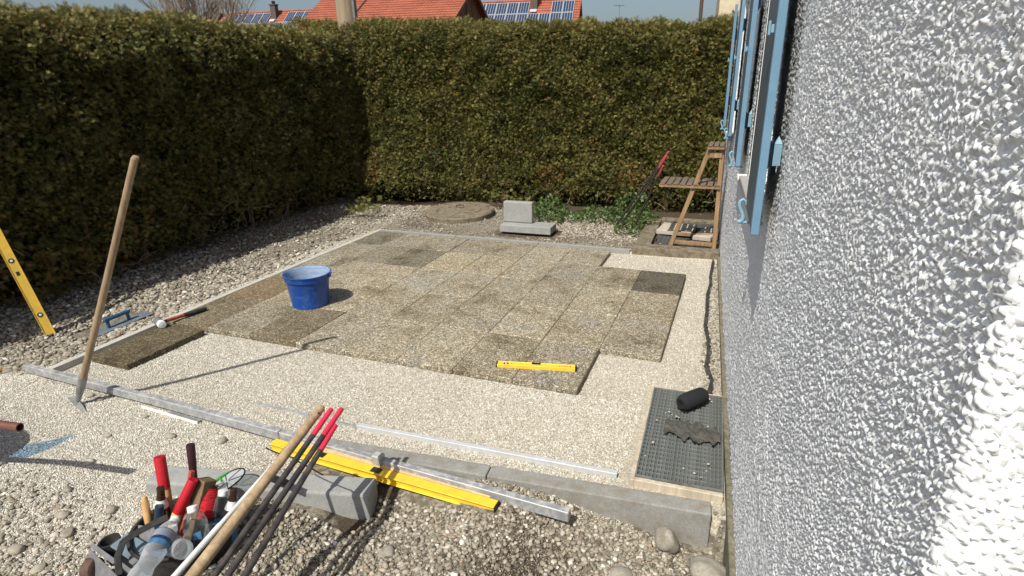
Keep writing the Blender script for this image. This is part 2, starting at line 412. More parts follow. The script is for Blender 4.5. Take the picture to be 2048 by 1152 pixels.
def scatter_group():
    g = bpy.data.node_groups.new('scatter_pieces', 'GeometryNodeTree')
    g.interface.new_socket('Geometry', in_out='INPUT', socket_type='NodeSocketGeometry'); g.interface.new_socket('Geometry', in_out='OUTPUT', socket_type='NodeSocketGeometry')
    n = g.nodes.new; L = g.links.new; i = n('NodeGroupInput'); o = n('NodeGroupOutput')
    def attr(nm, t): a = n('GeometryNodeInputNamedAttribute'); a.data_type = t; a.inputs[0].default_value = nm; return a.outputs[0]
    sep = n('GeometryNodeSeparateGeometry'); sep.domain = 'POINT'; L(i.outputs[0], sep.inputs[0]); L(attr('is_piece', 'BOOLEAN'), sep.inputs[1])
    ins = n('GeometryNodeInstanceOnPoints'); L(sep.outputs[1], ins.inputs['Points']); L(sep.outputs[0], ins.inputs['Instance'])
    e2r = n('FunctionNodeEulerToRotation'); L(attr('turn', 'FLOAT_VECTOR'), e2r.inputs[0]); L(e2r.outputs[0], ins.inputs['Rotation'])
    L(attr('size', 'FLOAT_VECTOR'), ins.inputs['Scale']); L(ins.outputs[0], o.inputs[0]); return g
SCATTER = scatter_group()

def scatter(name, T, TF, P, R, S, tone, mat, parent=None, smooth=False, kind='stuff'):
    """many copies of one small piece at real places, by geometry nodes; the piece sits in the same mesh"""
    P = np.asarray(P, np.float32); n = len(P); k = len(T); S = np.asarray(S, np.float32)
    if S.ndim == 1: S = np.repeat(S[:, None], 3, 1)
    me = bpy.data.meshes.new(name); me.vertices.add(k+n)
    me.vertices.foreach_set('co', np.concatenate([np.asarray(T, np.float32), P]).ravel())
    TF = np.asarray(TF, np.int32); q = TF.shape[1]
    me.loops.add(TF.size); me.loops.foreach_set('vertex_index', TF.ravel()); me.polygons.add(len(TF)); me.polygons.foreach_set('loop_start', np.arange(0, TF.size, q, dtype=np.int32))
    if smooth: me.polygons.foreach_set('use_smooth', np.ones(len(TF), bool))
    me.update(calc_edges=True); me.materials.append(mat)
    z3 = np.zeros((k, 3), np.float32)
    for nm, t, v in (('turn', 'FLOAT_VECTOR', np.concatenate([z3, mat_to_euler(R)])), ('size', 'FLOAT_VECTOR', np.concatenate([z3+1, S]))):
        a = me.attributes.new(nm, t, 'POINT'); a.data.foreach_set('vector', np.asarray(v, np.float32).ravel())
    a = me.attributes.new('is_piece', 'BOOLEAN', 'POINT'); a.data.foreach_set('value', np.concatenate([np.ones(k, bool), np.zeros(n, bool)]))
    a = me.attributes.new('tone_i', 'FLOAT', 'POINT'); a.data.foreach_set('value', np.concatenate([np.zeros(k), tone]).astype(np.float32))
    o = bpy.data.objects.new(name, me); COL.objects.link(o)
    if parent: o.parent = parent
    m = o.modifiers.new('scatter', 'NODES'); m.node_group = SCATTER
    if kind: o['kind'] = kind
    return o

def ico(sub):
    bm = bmesh.new(); bmesh.ops.create_icosphere(bm, subdivisions=sub, radius=1)
    V = np.array([v.co[:] for v in bm.verts]); F = np.array([[v.index for v in f.verts] for f in bm.faces]); bm.free(); return V, F

# smooth value noise for layout
_lat = RNG.uniform(-1, 1, (256, 256))
def vnoise(x, y, sc, off=0):
    x = np.asarray(x)*sc+off*17.3+900; y = np.asarray(y)*sc+off*5.1+900
    xi = np.floor(x).astype(int); yi = np.floor(y).astype(int); fx = x-xi; fy = y-yi
    fx = fx*fx*(3-2*fx); fy = fy*fy*(3-2*fy)
    g = lambda a, b: _lat[a % 256, b % 256]
    return (g(xi, yi)*(1-fx)+g(xi+1, yi)*fx)*(1-fy)+(g(xi, yi+1)*(1-fx)+g(xi+1, yi+1)*fx)*fy
def sst(a, b, x): t = np.clip((np.asarray(x)-a)/(b-a), 0, 1); return t*t*(3-2*t)

# ------------------------------------------------------------------ ground
def ground_z(x, y):
    x = np.asarray(x, float); y = np.asarray(y, float)
    n = .010*vnoise(x, y, 2.2)+.006*vnoise(x, y, 6, 1)
    dk = y+.775+.0772*(3.605-x)            # distance behind the kerb line
    inside = (x > -.42) & (y > -.80) & (y < 3.02) & (dk > 0)
    zin = -.045+.0022*vnoise(x*.5, y*8, 1.0, 12)+.003*vnoise(x, y, 1.6, 13)+.002*vnoise(x, y, 3)+.001*vnoise(x, y, 11)
    # left of the edging: gravel rising to the hedge
    zl = -.025-.05*sst(.45, 1.0, -x)+.09*sst(1.35, 2.0, -x)
    # front left: pale chippings
    zf = -.045+.02*vnoise(x, y, 1.3, 4)*sst(-.95, -1.2, y)+0*dk
    # front right: trench along the kerb and a mound nearer
    tr = sst(1.3, 1.9, x)*sst(.0, -.025, dk)*(x < 3.64)+sst(3.0, 3.3, x)*sst(-.82, -.86, y)*(x >= 3.64)
    zt = -.050-.120*sst(2.7, 3.7, x)
    zt = zt+.04*sst(-1.18, -1.45, y)*(1-.6*sst(2.7, 3.3, x))-.05*sst(1.9, 2.2, x)*(1-sst(2.4, 2.7, x))*sst(-1.05, -1.2, y)+.03*vnoise(x, y, 2.6, 6)+.014*vnoise(x, y, 7, 7)
    z = np.where(y > 3.02, -.03+.035*sst(3.3, 4.6, y), 0)
    zb = z
    zz = np.where(x < -.42, zl, np.where(y > 3.0, zb, zf))
    zz = np.where((x < -.42) & (y < -.8), zl*(1-sst(-.8, -1.1, y))+zf*sst(-.8, -1.1, y), zz)
    # far corner blending
    zz = zz+n
    zz = zz*(1-tr)+zt*tr
    zz = np.where(inside, zin, zz)
    # light well pit under the far grating and under near grating
    zz = np.where((x > 2.78) & (x < 3.48) & (y > 3.15) & (y < 4.35), -.9, zz)
    zz = np.where((x > 3.27) & (x < 3.60) & (y > -.62) & (y < .12), -.7, zz)
    return zz

def zone(x, y):
    coarse = np.zeros_like(x); soil = np.zeros_like(x)
    coarse = np.maximum(coarse, sst(-.55, -.75, x)*sst(-1.0, -.6, y+.25*(x+.5)))
    coarse = np.maximum(coarse, sst(3.0, 3.1, y))
    coarse = np.maximum(coarse, sst(1.55, 2.0, x)*sst(.0, -.04, y+.775+.0772*(3.605-x)))
    coarse = np.maximum(coarse, .6*sst(-1.7, -2.0, y)*sst(.6, 1.1, x))
    soil = np.maximum(soil, .95*sst(-1.2, -1.55, x)*sst(-.4, .2, y))
    soil = np.maximum(soil, (.40+.3*vnoise(x, y, 1.7, 4))*sst(3.1, 3.3, y)*(1-sst(3.9, 4.4, y)))
    soil = np.maximum(soil, .8*sst(4.2, 4.7, y))
    soil = np.maximum(soil, (.55+1.0*vnoise(x, y, 2.5, 9)+.4*vnoise(x, y, 7, 2))*sst(1.8, 2.2, x)*sst(-.90, -.96, y))
    return coarse, soil

def axis(lo, hi, st, far):
    a = np.arange(lo, hi+st/2, st); ext = [hi]; d = st
    while ext[-1] < far: d *= 1.6; ext.append(ext[-1]+d)
    e2 = [lo]; d = st
    while e2[-1] > -far: d *= 1.6; e2.append(e2[-1]-d)
    return np.concatenate([e2[::-1][:-1], a, ext[1:]])
gx = axis(-2.6, 3.9, .025, 900); gy = axis(-3.6, 5.4, .025, 900)
GX, GY = np.meshgrid(gx, gy, indexing='ij'); GZ = ground_z(GX, GY)
GV = np.stack([GX, GY, GZ], -1).reshape(-1, 3)
ii, jj = np.meshgrid(np.arange(len(gx)-1), np.arange(len(gy)-1), indexing='ij')
b0 = (ii*len(gy)+jj).ravel(); GF = np.stack([b0, b0+len(gy), b0+len(gy)+1, b0+1], 1)
ground = fast_mesh('ground', GV, GF, MT['ground'], smooth=True); ground['kind'] = 'structure'
c_, s_ = zone(GV[:, 0], GV[:, 1])
ca = ground.data.color_attributes.new('zone', 'FLOAT_COLOR', 'POINT')
ca.data.foreach_set('color', np.stack([c_, s_, 0*c_, 0*c_+1], 1).astype(np.float32).ravel())

# things that stones must not poke through: (x0,x1,y0,y1)
KEEP_OUT = [(-.46, -.39, -1, 3.06), (-.46, 2.62, 2.97, 3.06), (1.25, 2.2, -.93, -.78), (2.2, 3.62, -.86, -.68), (1.50, 2.76, -1.105, -1.0),
            (1.2, 2.2, -1.34, -1.24), (3.2, 3.8, -.75, .2), (2.6, 3.9, 2.9, 4.5), (.92, 1.7, 3.3, 3.68), (-1.05, -.7, -.35, .17), (.5, 1.0, -1.0, -.92)]
def free(x, y, m=0.0):
    ok = np.ones(len(x), bool)
    for a, b, c, d in KEEP_OUT: ok &= ~((x > a-m) & (x < b+m) & (y > c-m) & (y < d+m))
    return ok

def stones(name, boxes, smin, smax, sub, mat, power=2.2, flat=.62, tone_rng=(0, 1), dens=None):
    T, TF = ico(sub); Ps = []; 
    for (x0, x1, y0, y1, n) in boxes:
        x = RNG.uniform(x0, x1, n); y = RNG.uniform(y0, y1, n); Ps.append(np.stack([x, y], 1))
    P = np.concatenate(Ps); ok = free(P[:, 0], P[:, 1])
    if dens is not None: ok &= RNG.uniform(0, 1, len(P)) < dens(P[:, 0], P[:, 1])
    P = P[ok]; n = len(P)
    s = smin+(smax-smin)*RNG.uniform(0, 1, n)**power
    sc = np.stack([s*RNG.uniform(.8, 1.25, n), s*RNG.uniform(.6, 1, n), s*flat*RNG.uniform(.7, 1.2, n)], 1)
    z = ground_z(P[:, 0], P[:, 1])+s*flat*.35+RNG.uniform(0, .4, n)*s
    tone = np.clip(RNG.normal(.5, .24, n), *tone_rng)
    for h in range(3):           # three shapes of pebble
        i_ = np.arange(n) % 3 == h; T_ = T+RNG.normal(0, .14, T.shape)
        scatter(name, T_, TF, np.stack([P[:, 0], P[:, 1], z], 1)[i_], rand_rot(int(i_.sum()), .5), sc[i_], tone[i_], mat, smooth=True)

stones('river_gravel', [(-2.3, -.47, -1.6, 4.6, 15000), (-2.0, -.5, -.9, 1.6, 8000)], .005, .026, 1, MT['stone'], 2.5, .6,
       dens=lambda x, y: np.clip(sst(-.5, -.62, x)*sst(-1.25, -.75, y+.3*(x+.5))+.02, 0, 1)*(1-.45*sst(-1.5, -1.9, x))*(1-.5*sst(1.6, 2.6, y)))
stones('trench_gravel', [(1.5, 3.66, -1.9, -.82, 34000), (1.9, 3.66, -1.35, -.82, 9000)], .0024, .0150, 1, MT['stone'], 3.2, .65,
       dens=lambda x, y: np.clip(.55-1.0*vnoise(x, y, 2.5, 9)-.4*vnoise(x, y, 7, 2), .12, 1)*sst(1.5, 1.95, x-.25*(y+1))*(y+.775+.0772*(3.605-x) < -.045))
stones('rounded_gravel', [(.5, 1.75, -2.25, -1.55, 8500)], .003, .0155, 1, MT['stone'], 2.6, .6, tone_rng=(.3, 1),
       dens=lambda x, y: sst(-1.60, -2.0, y+.18*(x-1.2))*.75+.06)
stones('back_gravel', [(-1.3, 2.65, 3.07, 4.6, 9000), (1.3, 2.62, 3.4, 4.4, 5500)], .006, .019, 1, MT['stone'], 2.0, .6, tone_rng=(.1, .9),
       dens=lambda x, y: np.clip(.45+.5*vnoise(x, y, 2, 3)+.5*sst(1.2, 1.8, x)*sst(3.3, 3.7, y), .1, 1))
stones('edge_rubble', [(3.44, 3.66, -1.15, 3.0, 3600)], .004, .014, 1, MT['stone'], 2.0, .65, tone_rng=(.1, .8),
       dens=lambda x, y: (x > 3.50-.045*(y-1)-.04)*1.0)

def chips(name, boxes, s0, s1, dens=None):
    T = np.array([(1, 0, 0), (-1, 0, 0), (0, 1, 0), (0, -1, 0), (0, 0, 1), (0, 0, -1.)])
    TF = np.array([(0, 2, 4), (2, 1, 4), (1, 3, 4), (3, 0, 4), (2, 0, 5), (1, 2, 5), (3, 1, 5), (0, 3, 5)])
    P = np.concatenate([np.stack([RNG.uniform(a, b, n), RNG.uniform(c, d, n)], 1) for a, b, c, d, n in boxes])
    ok = free(P[:, 0], P[:, 1], -.004)
    if dens is not None: ok &= RNG.uniform(0, 1, len(P)) < dens(P[:, 0], P[:, 1])
    ok = ~((P[:, 0] > 3.2) & (P[:, 1] > -.75) & (P[:, 1] < .2)); P = P[ok]; n = len(P); s = RNG.uniform(s0, s1, n)
    return scatter(name, T+RNG.normal(0, .15, T.shape), TF, np.stack([P[:, 0], P[:, 1], ground_z(P[:, 0], P[:, 1])+s*.25], 1), rand_rot(n), np.stack([s, s*.72, s*.5], 1), RNG.uniform(0, 1, n), MT['chip'])
chips('stone_chippings', [(-.39, 3.3, -.93, .02, 75000), (2.2, 3.5, -.2, 3.0, 42000), (-.9, 1.7, -2.0, -.93, 85000), (-.75, -.46, -1.2, 2.5, 14000), (-1.3, -.4, -1.6, -.9, 9000)], .0030, .0072)

# dusty fines between the coarse gravel
def fines(name, boxes, s0, s1, lo, hi, dens=None):
    T = np.array([(1, 0, 0), (-1, 0, 0), (0, 1, 0), (0, -1, 0), (0, 0, 1), (0, 0, -1.)])+RNG.normal(0, .15, (6, 3))
    TF = np.array([(0, 2, 4), (2, 1, 4), (1, 3, 4), (3, 0, 4), (2, 0, 5), (1, 2, 5), (3, 1, 5), (0, 3, 5)])
    P = np.concatenate([np.stack([RNG.uniform(a, b, n), RNG.uniform(c, d, n)], 1) for a, b, c, d, n in boxes]); ok = free(P[:, 0], P[:, 1])
    if dens is not None: ok &= RNG.uniform(0, 1, len(P)) < dens(P[:, 0], P[:, 1])
    P = P[ok]; n = len(P); q = s0+(s1-s0)*RNG.uniform(0, 1, n)**2
    tn = np.clip(RNG.uniform(lo, hi, n)+.18*vnoise(P[:, 0], P[:, 1], 3, 9), 0, .86)
    return scatter(name, T, TF, np.stack([P[:, 0], P[:, 1], ground_z(P[:, 0], P[:, 1])+q*.3], 1), rand_rot(n), np.stack([q, q*.75, q*.6], 1), tn, MT['stone'])
fines('trench_grit', [(1.5, 3.66, -1.9, -.82, 90000)], .0018, .0062, .0, .7, lambda x, y: np.clip(.85-.7*vnoise(x, y, 2.5, 9), .25, 1)*(y+.775+.0772*(3.605-x) < -.045))
fines('side_grit', [(-2.1, -.47, -1.4, 4.6, 90000)], .002, .0075, .3, .86, lambda x, y: sst(-.47, -.52, x)*sst(-1.3, -.9, y))
fines('back_grit', [(-1.3, 2.62, 3.07, 4.5, 45000)], .002, .007, .2, .8)

# larger loose stones lying on the chippings and along the kerb
lumps = [((.60, -1.22), .022), ((.93, -1.12), .03), ((-.55, -.62), .02), ((1.22, -1.06), .026), ((-.75, -.9), .03), ((.1, -.96), .028), ((.19, -.965), .024), ((-.56, -.32), .026),
         ((-.60, -.27), .03), ((2.55, -.95), .025), ((2.63, -.955), .028), ((2.72, -.965), .022), ((2.8, -.97), .026), ((2.9, -.955), .03), ((.75, -1.42), .026), ((1.0, -1.72), .03),
         ((1.12, -1.78), .035), ((1.02, -1.92), .034), ((1.16, -1.62), .026), ((.85, -1.6), .024), ((1.2, -1.95), .03), ((.62, -1.02), .02), ((2.58, .35), .0), ((1.45, -1.95), .025)]
T1, TF1 = ico(2)
for (x, y), r in lumps:
    if r == 0: continue
    sc = np.array([r*random.uniform(.9, 1.2), r*random.uniform(.65, .9), r*random.uniform(.4, .6)])
    V = T1*sc; V = V+r*.10*np.sin(T1*5+r*900); a = random.uniform(0, PI)
    Rz = np.array([[math.cos(a), -math.sin(a), 0], [math.sin(a), math.cos(a), 0], [0, 0, 1]])
    o = fast_mesh('pebble', V@Rz.T, TF1, MT['stone'], np.full(len(V), random.uniform(.3, .85)), smooth=True)
    o.location = (x, y, float(ground_z(x, y))+r*.3)
    zn = 'along the kerb beside the bar end' if x > 2.4 else 'at the foot of the concrete block row' if x > 1.4 else 'left of the tool tub' if y < -1.5 else 'beside the float and left edging' if x < -.3 else 'on the fine chippings before the long metal bar'
    tag(o, 'loose rounded pebble lying '+zn, 'pebble', 'loose pebbles '+zn)

def boulder(loc, dims, seed, label, mat='rock'):
    V = T3*np.array(dims)/2; rs = np.random.default_rng(seed)
    for k in range(5):
        d = rs.normal(size=3); d /= np.linalg.norm(d); V = V*(1+.07*np.sin((T3@d)*rs.uniform(2, 5)+rs.uniform(0, 6)))[:, None]
    o = fast_mesh('boulder', V, TF3, MT[mat], smooth=True); o.location = loc; o.rotation_euler = (0, 0, rs.uniform(0, 3)); tag(o, label, 'stone'); return o
T3, TF3 = ico(4)
boulder((3.445, -.895, -.125), (.115, .10, .105), 3, 'rounded grey stone leaning on the kerb end beside the house')
boulder((3.615, -1.03, -.13), (.175, .14, .12), 5, 'large pale boulder at the house foot, biggest stone in the picture')
boulder((3.28, -1.14, -.15), (.13, .10, .07), 8, 'half buried flat stone at the bottom edge right of centre')
boulder((2.405, -1.40, -.085), (.085, .07, .06), 11, 'brownish fist sized stone on the gravel mound by the concrete block')

# ------------------------------------------------------------------ paving slabs
def make_slab_mesh(w, l, h, seed):
    rs = random.Random(seed); bm = bmesh.new()
    bmesh.ops.create_cube(bm, size=1)
    for v in bm.verts: v.co = Vector((v.co.x*w+rs.uniform(-.0015, .0015), v.co.y*l+rs.uniform(-.0015, .0015), v.co.z*h))
    bmesh.ops.bevel(bm, geom=[e for e in bm.edges], offset=.0045, segments=1, affect='EDGES')
    me = bpy.data.meshes.new('paving_slab'); bm.to_mesh(me); bm.free(); me.materials.append(MT['slab']); return me
SW, SL, SH = .4003, .5935, .041
slab_meshes = [make_slab_mesh(SW, SL, SH, k) for k in range(6)]
short_mesh = [make_slab_mesh(SW, .545, SH, 40+k) for k in range(2)]
def tint(r, g, b): return (r, g, b, 1)
T_W = tint(1, .99, .96); T_D = tint(.62, .58, .52); T_VD = tint(.36, .36, .36); T_G = tint(1.05, 1.08, 1.12); T_DG = tint(.60, .62, .62); T_L = tint(1.12, 1.10, 1.02)
special = {(2, 0): (T_D, 'dark brown'), (8, 3): (T_VD, 'very dark grey'), (2, 3): (T_DG, 'dark grey'), (1, 3): (tint(.75, .76, .75), 'grey'), (3, 3): (T_L, 'smooth light beige'),
           (3, 2): (T_G, 'pale grey speckled'), (0, 0): (T_D, 'dark brown'), (0, 1): (tint(.68, .58, .48), 'reddish brown'), (0, 4): (T_DG, 'grey')}
row_y = [0, .5965, 1.193, 1.7895, 2.386]
rowname = ['front', 'second', 'middle', 'fourth', 'rearmost']
colname = ['edging side', 'second', 'third', 'fourth', 'fifth', 'sixth', 'seventh', 'eighth', 'house side']
near = {(0, 0): 'under the mallet handle', (0, 1): 'against the left edging behind the mallet', (1, 1): 'that the blue bucket stands on', (6, 0): 'that the small yellow level lies on'}
for c in range(9):
    for r in range(5):
        if r == 0 and c == 8: pass
        if r == 4 and c > 6: continue
        if c == 8 and r == 0: continue
        if c == 7 and r == 4: continue
        x = (c-1)*.403+SW/2 + .0013; y = row_y[r]+SL/2+.001
        if c == 0: x += .004
        off = random.uniform(-.004, .004) if c < 7 else 0
        me = short_mesh[c % 2] if r == 4 else slab_meshes[(c*3+r*2) % 6]
        if r == 4: y = row_y[r]+.545/2
        if c == 8: y = row_y[r]+SL/2-.006*(r == 1)
        o = bpy.data.objects.new('paving_slab', me); COL.objects.link(o)
        t, nm = special.get((c, r), (None, 'brown beige'))
        if t is None:
            f_ = random.uniform(.86, 1.12); g_ = random.uniform(-.02, .025); t = (f_*(1+g_), f_, f_*(1-g_*1.2), 1)
        o.color = t
        o.location = (x, y+off*.4, -SH/2+random.uniform(-.0025, .001)); o.rotation_euler = (random.gauss(0, .0025), random.gauss(0, .003), random.gauss(0, .0022)+(PI if random.random() < .5 else 0))
        wh = near.get((c, r)); 
        lb = f'{nm} pebbled slab {wh}' if wh else f'{nm} pebbled slab, {rowname[r]} row, {colname[c]} column counted from the left edging'
        tag(o, lb, 'paving slab', 'paving slabs laid for the terrace')
# column 7 front slab row sticks out in front of column 8; the loose dark slab beside the rake
me = make_slab_mesh(.355, .60, .042, 77)
o = bpy.data.objects.new('paving_slab', me); COL.objects.link(o); o.color = (.40, .37, .31, 1)
o.location = (-.165, -.335, -.018); o.rotation_euler = (0, .006, -.035)
tag(o, 'loose dark slab by itself in front of the paving beside the rake', 'paving slab', 'paving slabs laid for the terrace')

# ------------------------------------------------------------------ kerbs and edging
def block(name, a, b, wid, top, bot, mat, label, cat, group=None, bev=.006, parent=None):
    """long block whose top centre line runs a->b (x,y)"""
    a = Vector((a[0], a[1], 0)); b = Vector((b[0], b[1], 0)); d = b-a
    m = MB(); m.box((0, 0, (top+bot)/2), (d.length, wid, top-bot))
    o = m.build(name, mat, parent, bevel=bev, segs=2); o.location = (a+b)/2; o.rotation_euler = (0, 0, math.atan2(d.y, d.x))
    if label: tag(o, label, cat, group)
    return o
kb = Vector((3.605, -.775)); kd = Vector((-.997, -.077)).normalized()
k1 = kb+kd*.985
block('kerb_stone', k1, kb, .085, -.008, -.24, MT['kerb_soiled'], 'grey concrete kerb ending at the house wall', 'kerb', 'front kerb stones')
block('kerb_stone', kb+kd*1.98, kb+kd*.990, .085, -.010, -.24, MT['kerb_soiled'], 'grey concrete kerb running under the long yellow level and metal bar', 'kerb', 'front kerb stones')
for k, (y0, y1) in enumerate([(-.86, .12), (.124, 1.11), (1.114, 2.10), (2.104, 3.05)]):
    block('edging_stone', (-.433+.0*k, y0), (-.433+.008*(k == 3), y1), .05, .001-.002*k, -.2, MT['edging'],
          ['pale narrow edging stone behind the rake handle, nearest of the left row', 'pale narrow edging stone beside the mallet head and blue float', 'pale narrow edging stone in the left row beyond the blue bucket', 'narrow edging stone at the far left corner of the terrace'][k], 'edging stone', 'edging stones on the left side', .003)
for k, (x0, x1) in enumerate([(-.40, .60), (.604, 1.60), (1.604, 2.60)]):
    block('edging_stone', (x0, 2.985+.031*(x0+.4)/3+.01), (x1, 2.985+.031*(x1+.4)/3+.01), .05, .004, -.2, MT['kerb_dirty'],
          ['grey edging stone along the rear, in front of the round lid', 'grey edging stone along the rear, in front of the two stacked kerb blocks', 'grey edging stone along the rear, ending at the light shaft frame'][k], 'edging stone', 'edging stones along the rear', .003)
# big concrete block in the foreground
BL = [Vector((1.175, -1.375)), Vector((2.172, -1.115))]
o = block('concrete_block', (1.19, -1.425), (2.195, -1.165), .125, .022, -.19, MT['kerb'], 'long grey concrete kerb block lying beneath the leaning poles', 'concrete block', bev=.010)
# two stacked kerb pieces behind
m = MB(); m.box((0, 0, .04), (.62, .26, .085)); o = m.build('kerb_block', MT['kerb'], bevel=.006, segs=2); o.location = (1.31, 3.50, -.005); o.rotation_euler = (0, 0, .03)
tag(o, 'grey kerb piece lying flat below the upright one by the hedge', 'concrete block')
m = MB(); m.box((0, 0, .125), (.36, .085, .25)); o = m.build('kerb_block', MT['kerb'], bevel=.014, segs=2); o.location = (1.175, 3.55, .079); o.rotation_euler = (0, 0, .03)
tag(o, 'grey kerb piece standing upright on the flat one by the hedge', 'concrete block')
# round concrete lid
root = empty('shaft_cover', (.16, 4.05, .018), (.03, -.03, .4), 'round weathered concrete lid on the ground before the rear hedge', 'shaft cover')
m = MB(); prof = [(-.05, 0), (-.05, .44), (-.04, .455), (.05, .462), (.066, .45), (.070, .31), (.060, .30), (.058, .285), (.068, .28), (.070, .0)]
o = m.lathe(prof, (0, 0, -.02), (0, 0, 1), 40).build('lid', MT['old_concrete'], root, smooth=True)
m = MB(); m.tube([(-.05, .1, .06), (-.05, .1, .085), (.05, .1, .085), (.05, .1, .06)], .008, 8); m.build('lifting_ring', MT['rust'], root, smooth=True)

# ------------------------------------------------------------------ house wall (frame: s along wall, o out of wall)
P0 = Vector((3.77947, -2.40, 0)); TW = Vector((-.05255883, .99861783, 0)); NW = Vector((-.99861783, -.05255883, 0))
def W(s, o, z): return P0+TW*s+NW*o+Vector((0, 0, z))
WM = Matrix((TW, NW, Vector((0, 0, 1)))).transposed().to_4x4()
house = empty('house', W(0, 0, 0), (0, 0, 0), 'white rough plastered house with blue shutters along the right side', 'house')
hm_ = Matrix.Translation(P0) @ WM
house.matrix_world = hm_         # children are built in wall coordinates (s, o, z); handedness: TW x NW = +z ?
NT = 800
def blob_tile():
    rs = np.random.default_rng(5); w = rs.normal(size=(NT, NT)); F = np.fft.fft2(w)
    fx = np.fft.fftfreq(NT, .0018); k = np.hypot(fx[:, None], fx[None])
    kk = np.hypot(fx[:, None]*.85, fx[None]*1.4); B = np.exp(-((kk-82)/42)**2)+.55*np.exp(-((kk-165)/50)**2); n = np.real(np.fft.ifft2(F*B)); n /= n.std()
    L = np.real(np.fft.ifft2(np.fft.fft2(rs.normal(size=(NT, NT)))*np.exp(-(k/8)**2))); L /= L.std()
    f = np.real(np.fft.ifft2(np.fft.fft2(rs.normal(size=(NT, NT)))*np.exp(-((k-150)/60)**2))); f /= f.std()
    h = sst(-.50, 1.15, n+.28*L)
    return h*.0070+.0008*f*h
TILE = blob_tile()
def tile_h(u, v):
    u = u/.00155; v = v/.00155; ui = np.floor(u).astype(int); vi = np.floor(v).astype(int); fu = u-ui; fv = v-vi
    g = lambda a, b: TILE[a % NT, b % NT]
    return (g(ui, vi)*(1-fu)+g(ui+1, vi)*fu)*(1-fv)+(g(ui, vi+1)*(1-fu)+g(ui+1, vi+1)*fu)*fv
WIN = [(2.04, 3.08, 1.17, 2.36), (5.48, 5.98, 1.17, 2.36)]
def wall_patch(name, S, Z, front=False, mat='plaster'):
    SS, ZZ = np.meshgrid(S, Z, indexing='ij')
    h = tile_h(SS+(7.7 if front else 0), ZZ*.93+.013*np.sin(SS*9))
    if not front:
        h = h+.005*np.sin(ZZ*5+SS*2.1)*sst(.1, .5, SS)*.4
        # rounded corner
        rc = .016; d = np.clip(rc-SS, 0, rc); h2 = h-(rc-np.sqrt(np.maximum(rc*rc-d*d, 0)))
        V = np.stack([SS, h2, ZZ], -1)
    else:
        rc = .016; d = np.clip(rc-SS, 0, rc); V = np.stack([-h+(rc-np.sqrt(np.maximum(rc*rc-d*d, 0))), -SS, ZZ], -1)
    V = V.reshape(-1, 3); a, b = len(S), len(Z)
    i2, j2 = np.meshgrid(np.arange(a-1), np.arange(b-1), indexing='ij')
    q = (i2*b+j2).ravel(); F = np.stack([q, q+1, q+b+1, q+b], 1)
    if not front:
        cs = (S[i2.ravel()]+S[i2.ravel()+1])/2; cz = (Z[j2.ravel()]+Z[j2.ravel()+1])/2
        keep = np.ones(len(F), bool)
        for s0, s1, z0, z1 in WIN: keep &= ~((cs > s0) & (cs < s1) & (cz > z0) & (cz < z1))
        F = F[keep]
    o = fast_mesh(name, V, F, MT[mat], smooth=True, parent=house); return o
def geo(s0, s1, k):
    a = [s0]
    while a[-1] < s1: a.append(a[-1]+k*(a[-1]+.56))
    a[-1] = s1; return np.array(a)
wall_patch('wall', geo(0, 1.25, .0034), np.arange(.55, 2.46, .0031))
wall_patch('wall', np.unique(np.concatenate([geo(1.25, 7.3, .0031), [2.04, 3.08, 5.48, 5.98]])), np.concatenate([np.arange(.005, 1.17, .0042), np.arange(1.17, 2.36, .0050), np.arange(2.36, 2.56, .008)]))
wall_patch('wall', geo(.30, 1.26, .0048), np.arange(.003, .556, .0050))
wall_patch('front_wall', np.arange(0.0012, .62, .0026), np.arange(.75, 2.2, .0036), front=True)
m = MB(); m.tube([(.0165, -.0165, .3), (.0165, -.0165, 2.4)], .0160, 24); m.build('corner_render', MT['plaster'], house, smooth=True)
# backing body of the house (butted behind the relief)
m = MB()
def wbox(m, s0, s1, o0, o1, z0, z1): m.box(((s0+s1)/2, (o0+o1)/2, (z0+z1)/2), (s1-s0, o1-o0, z1-z0))
segs_ = [(.006, 2.04), (3.08, 5.48), (5.98, 7.3)]
for a, b in segs_: wbox(m, a, b, -.30, -.004, -.5, 3.2)
for s0, s1, z0, z1 in WIN:
    wbox(m, s0, s1, -.30, -.004, -.5, z0); wbox(m, s0, s1, -.30, -.004, z1, 3.2)
m.build('masonry', MT['smooth_plaster'], house)
m = MB(); wbox(m, .006, .30, -5.0, -.301, -.5, 3.2); wbox(m, 7.0, 7.3, -5.0, -.301, -.5, 3.2); wbox(m, .301, 6.999, -5.0, -4.7, -.5, 3.2)
m.build('rear_masonry', MT['smooth_plaster'], house)
m = MB(); m.add([(-.02, .02, 3.205), (7.35, .02, 3.205), (7.35, -2.5, 4.9), (-.02, -2.5, 4.9), (-.02, -5.05, 3.205), (7.35, -5.05, 3.205)], [(0, 1, 2, 3), (3, 2, 5, 4), (0, 3, 4), (1, 5, 2)])
m.build('roof', MT['tile'], house)
m = MB(); wbox(m, -.004, 7.32, .0, .028, -.5, .004); m.build('plinth', MT['plinth'], house, bevel=.004)
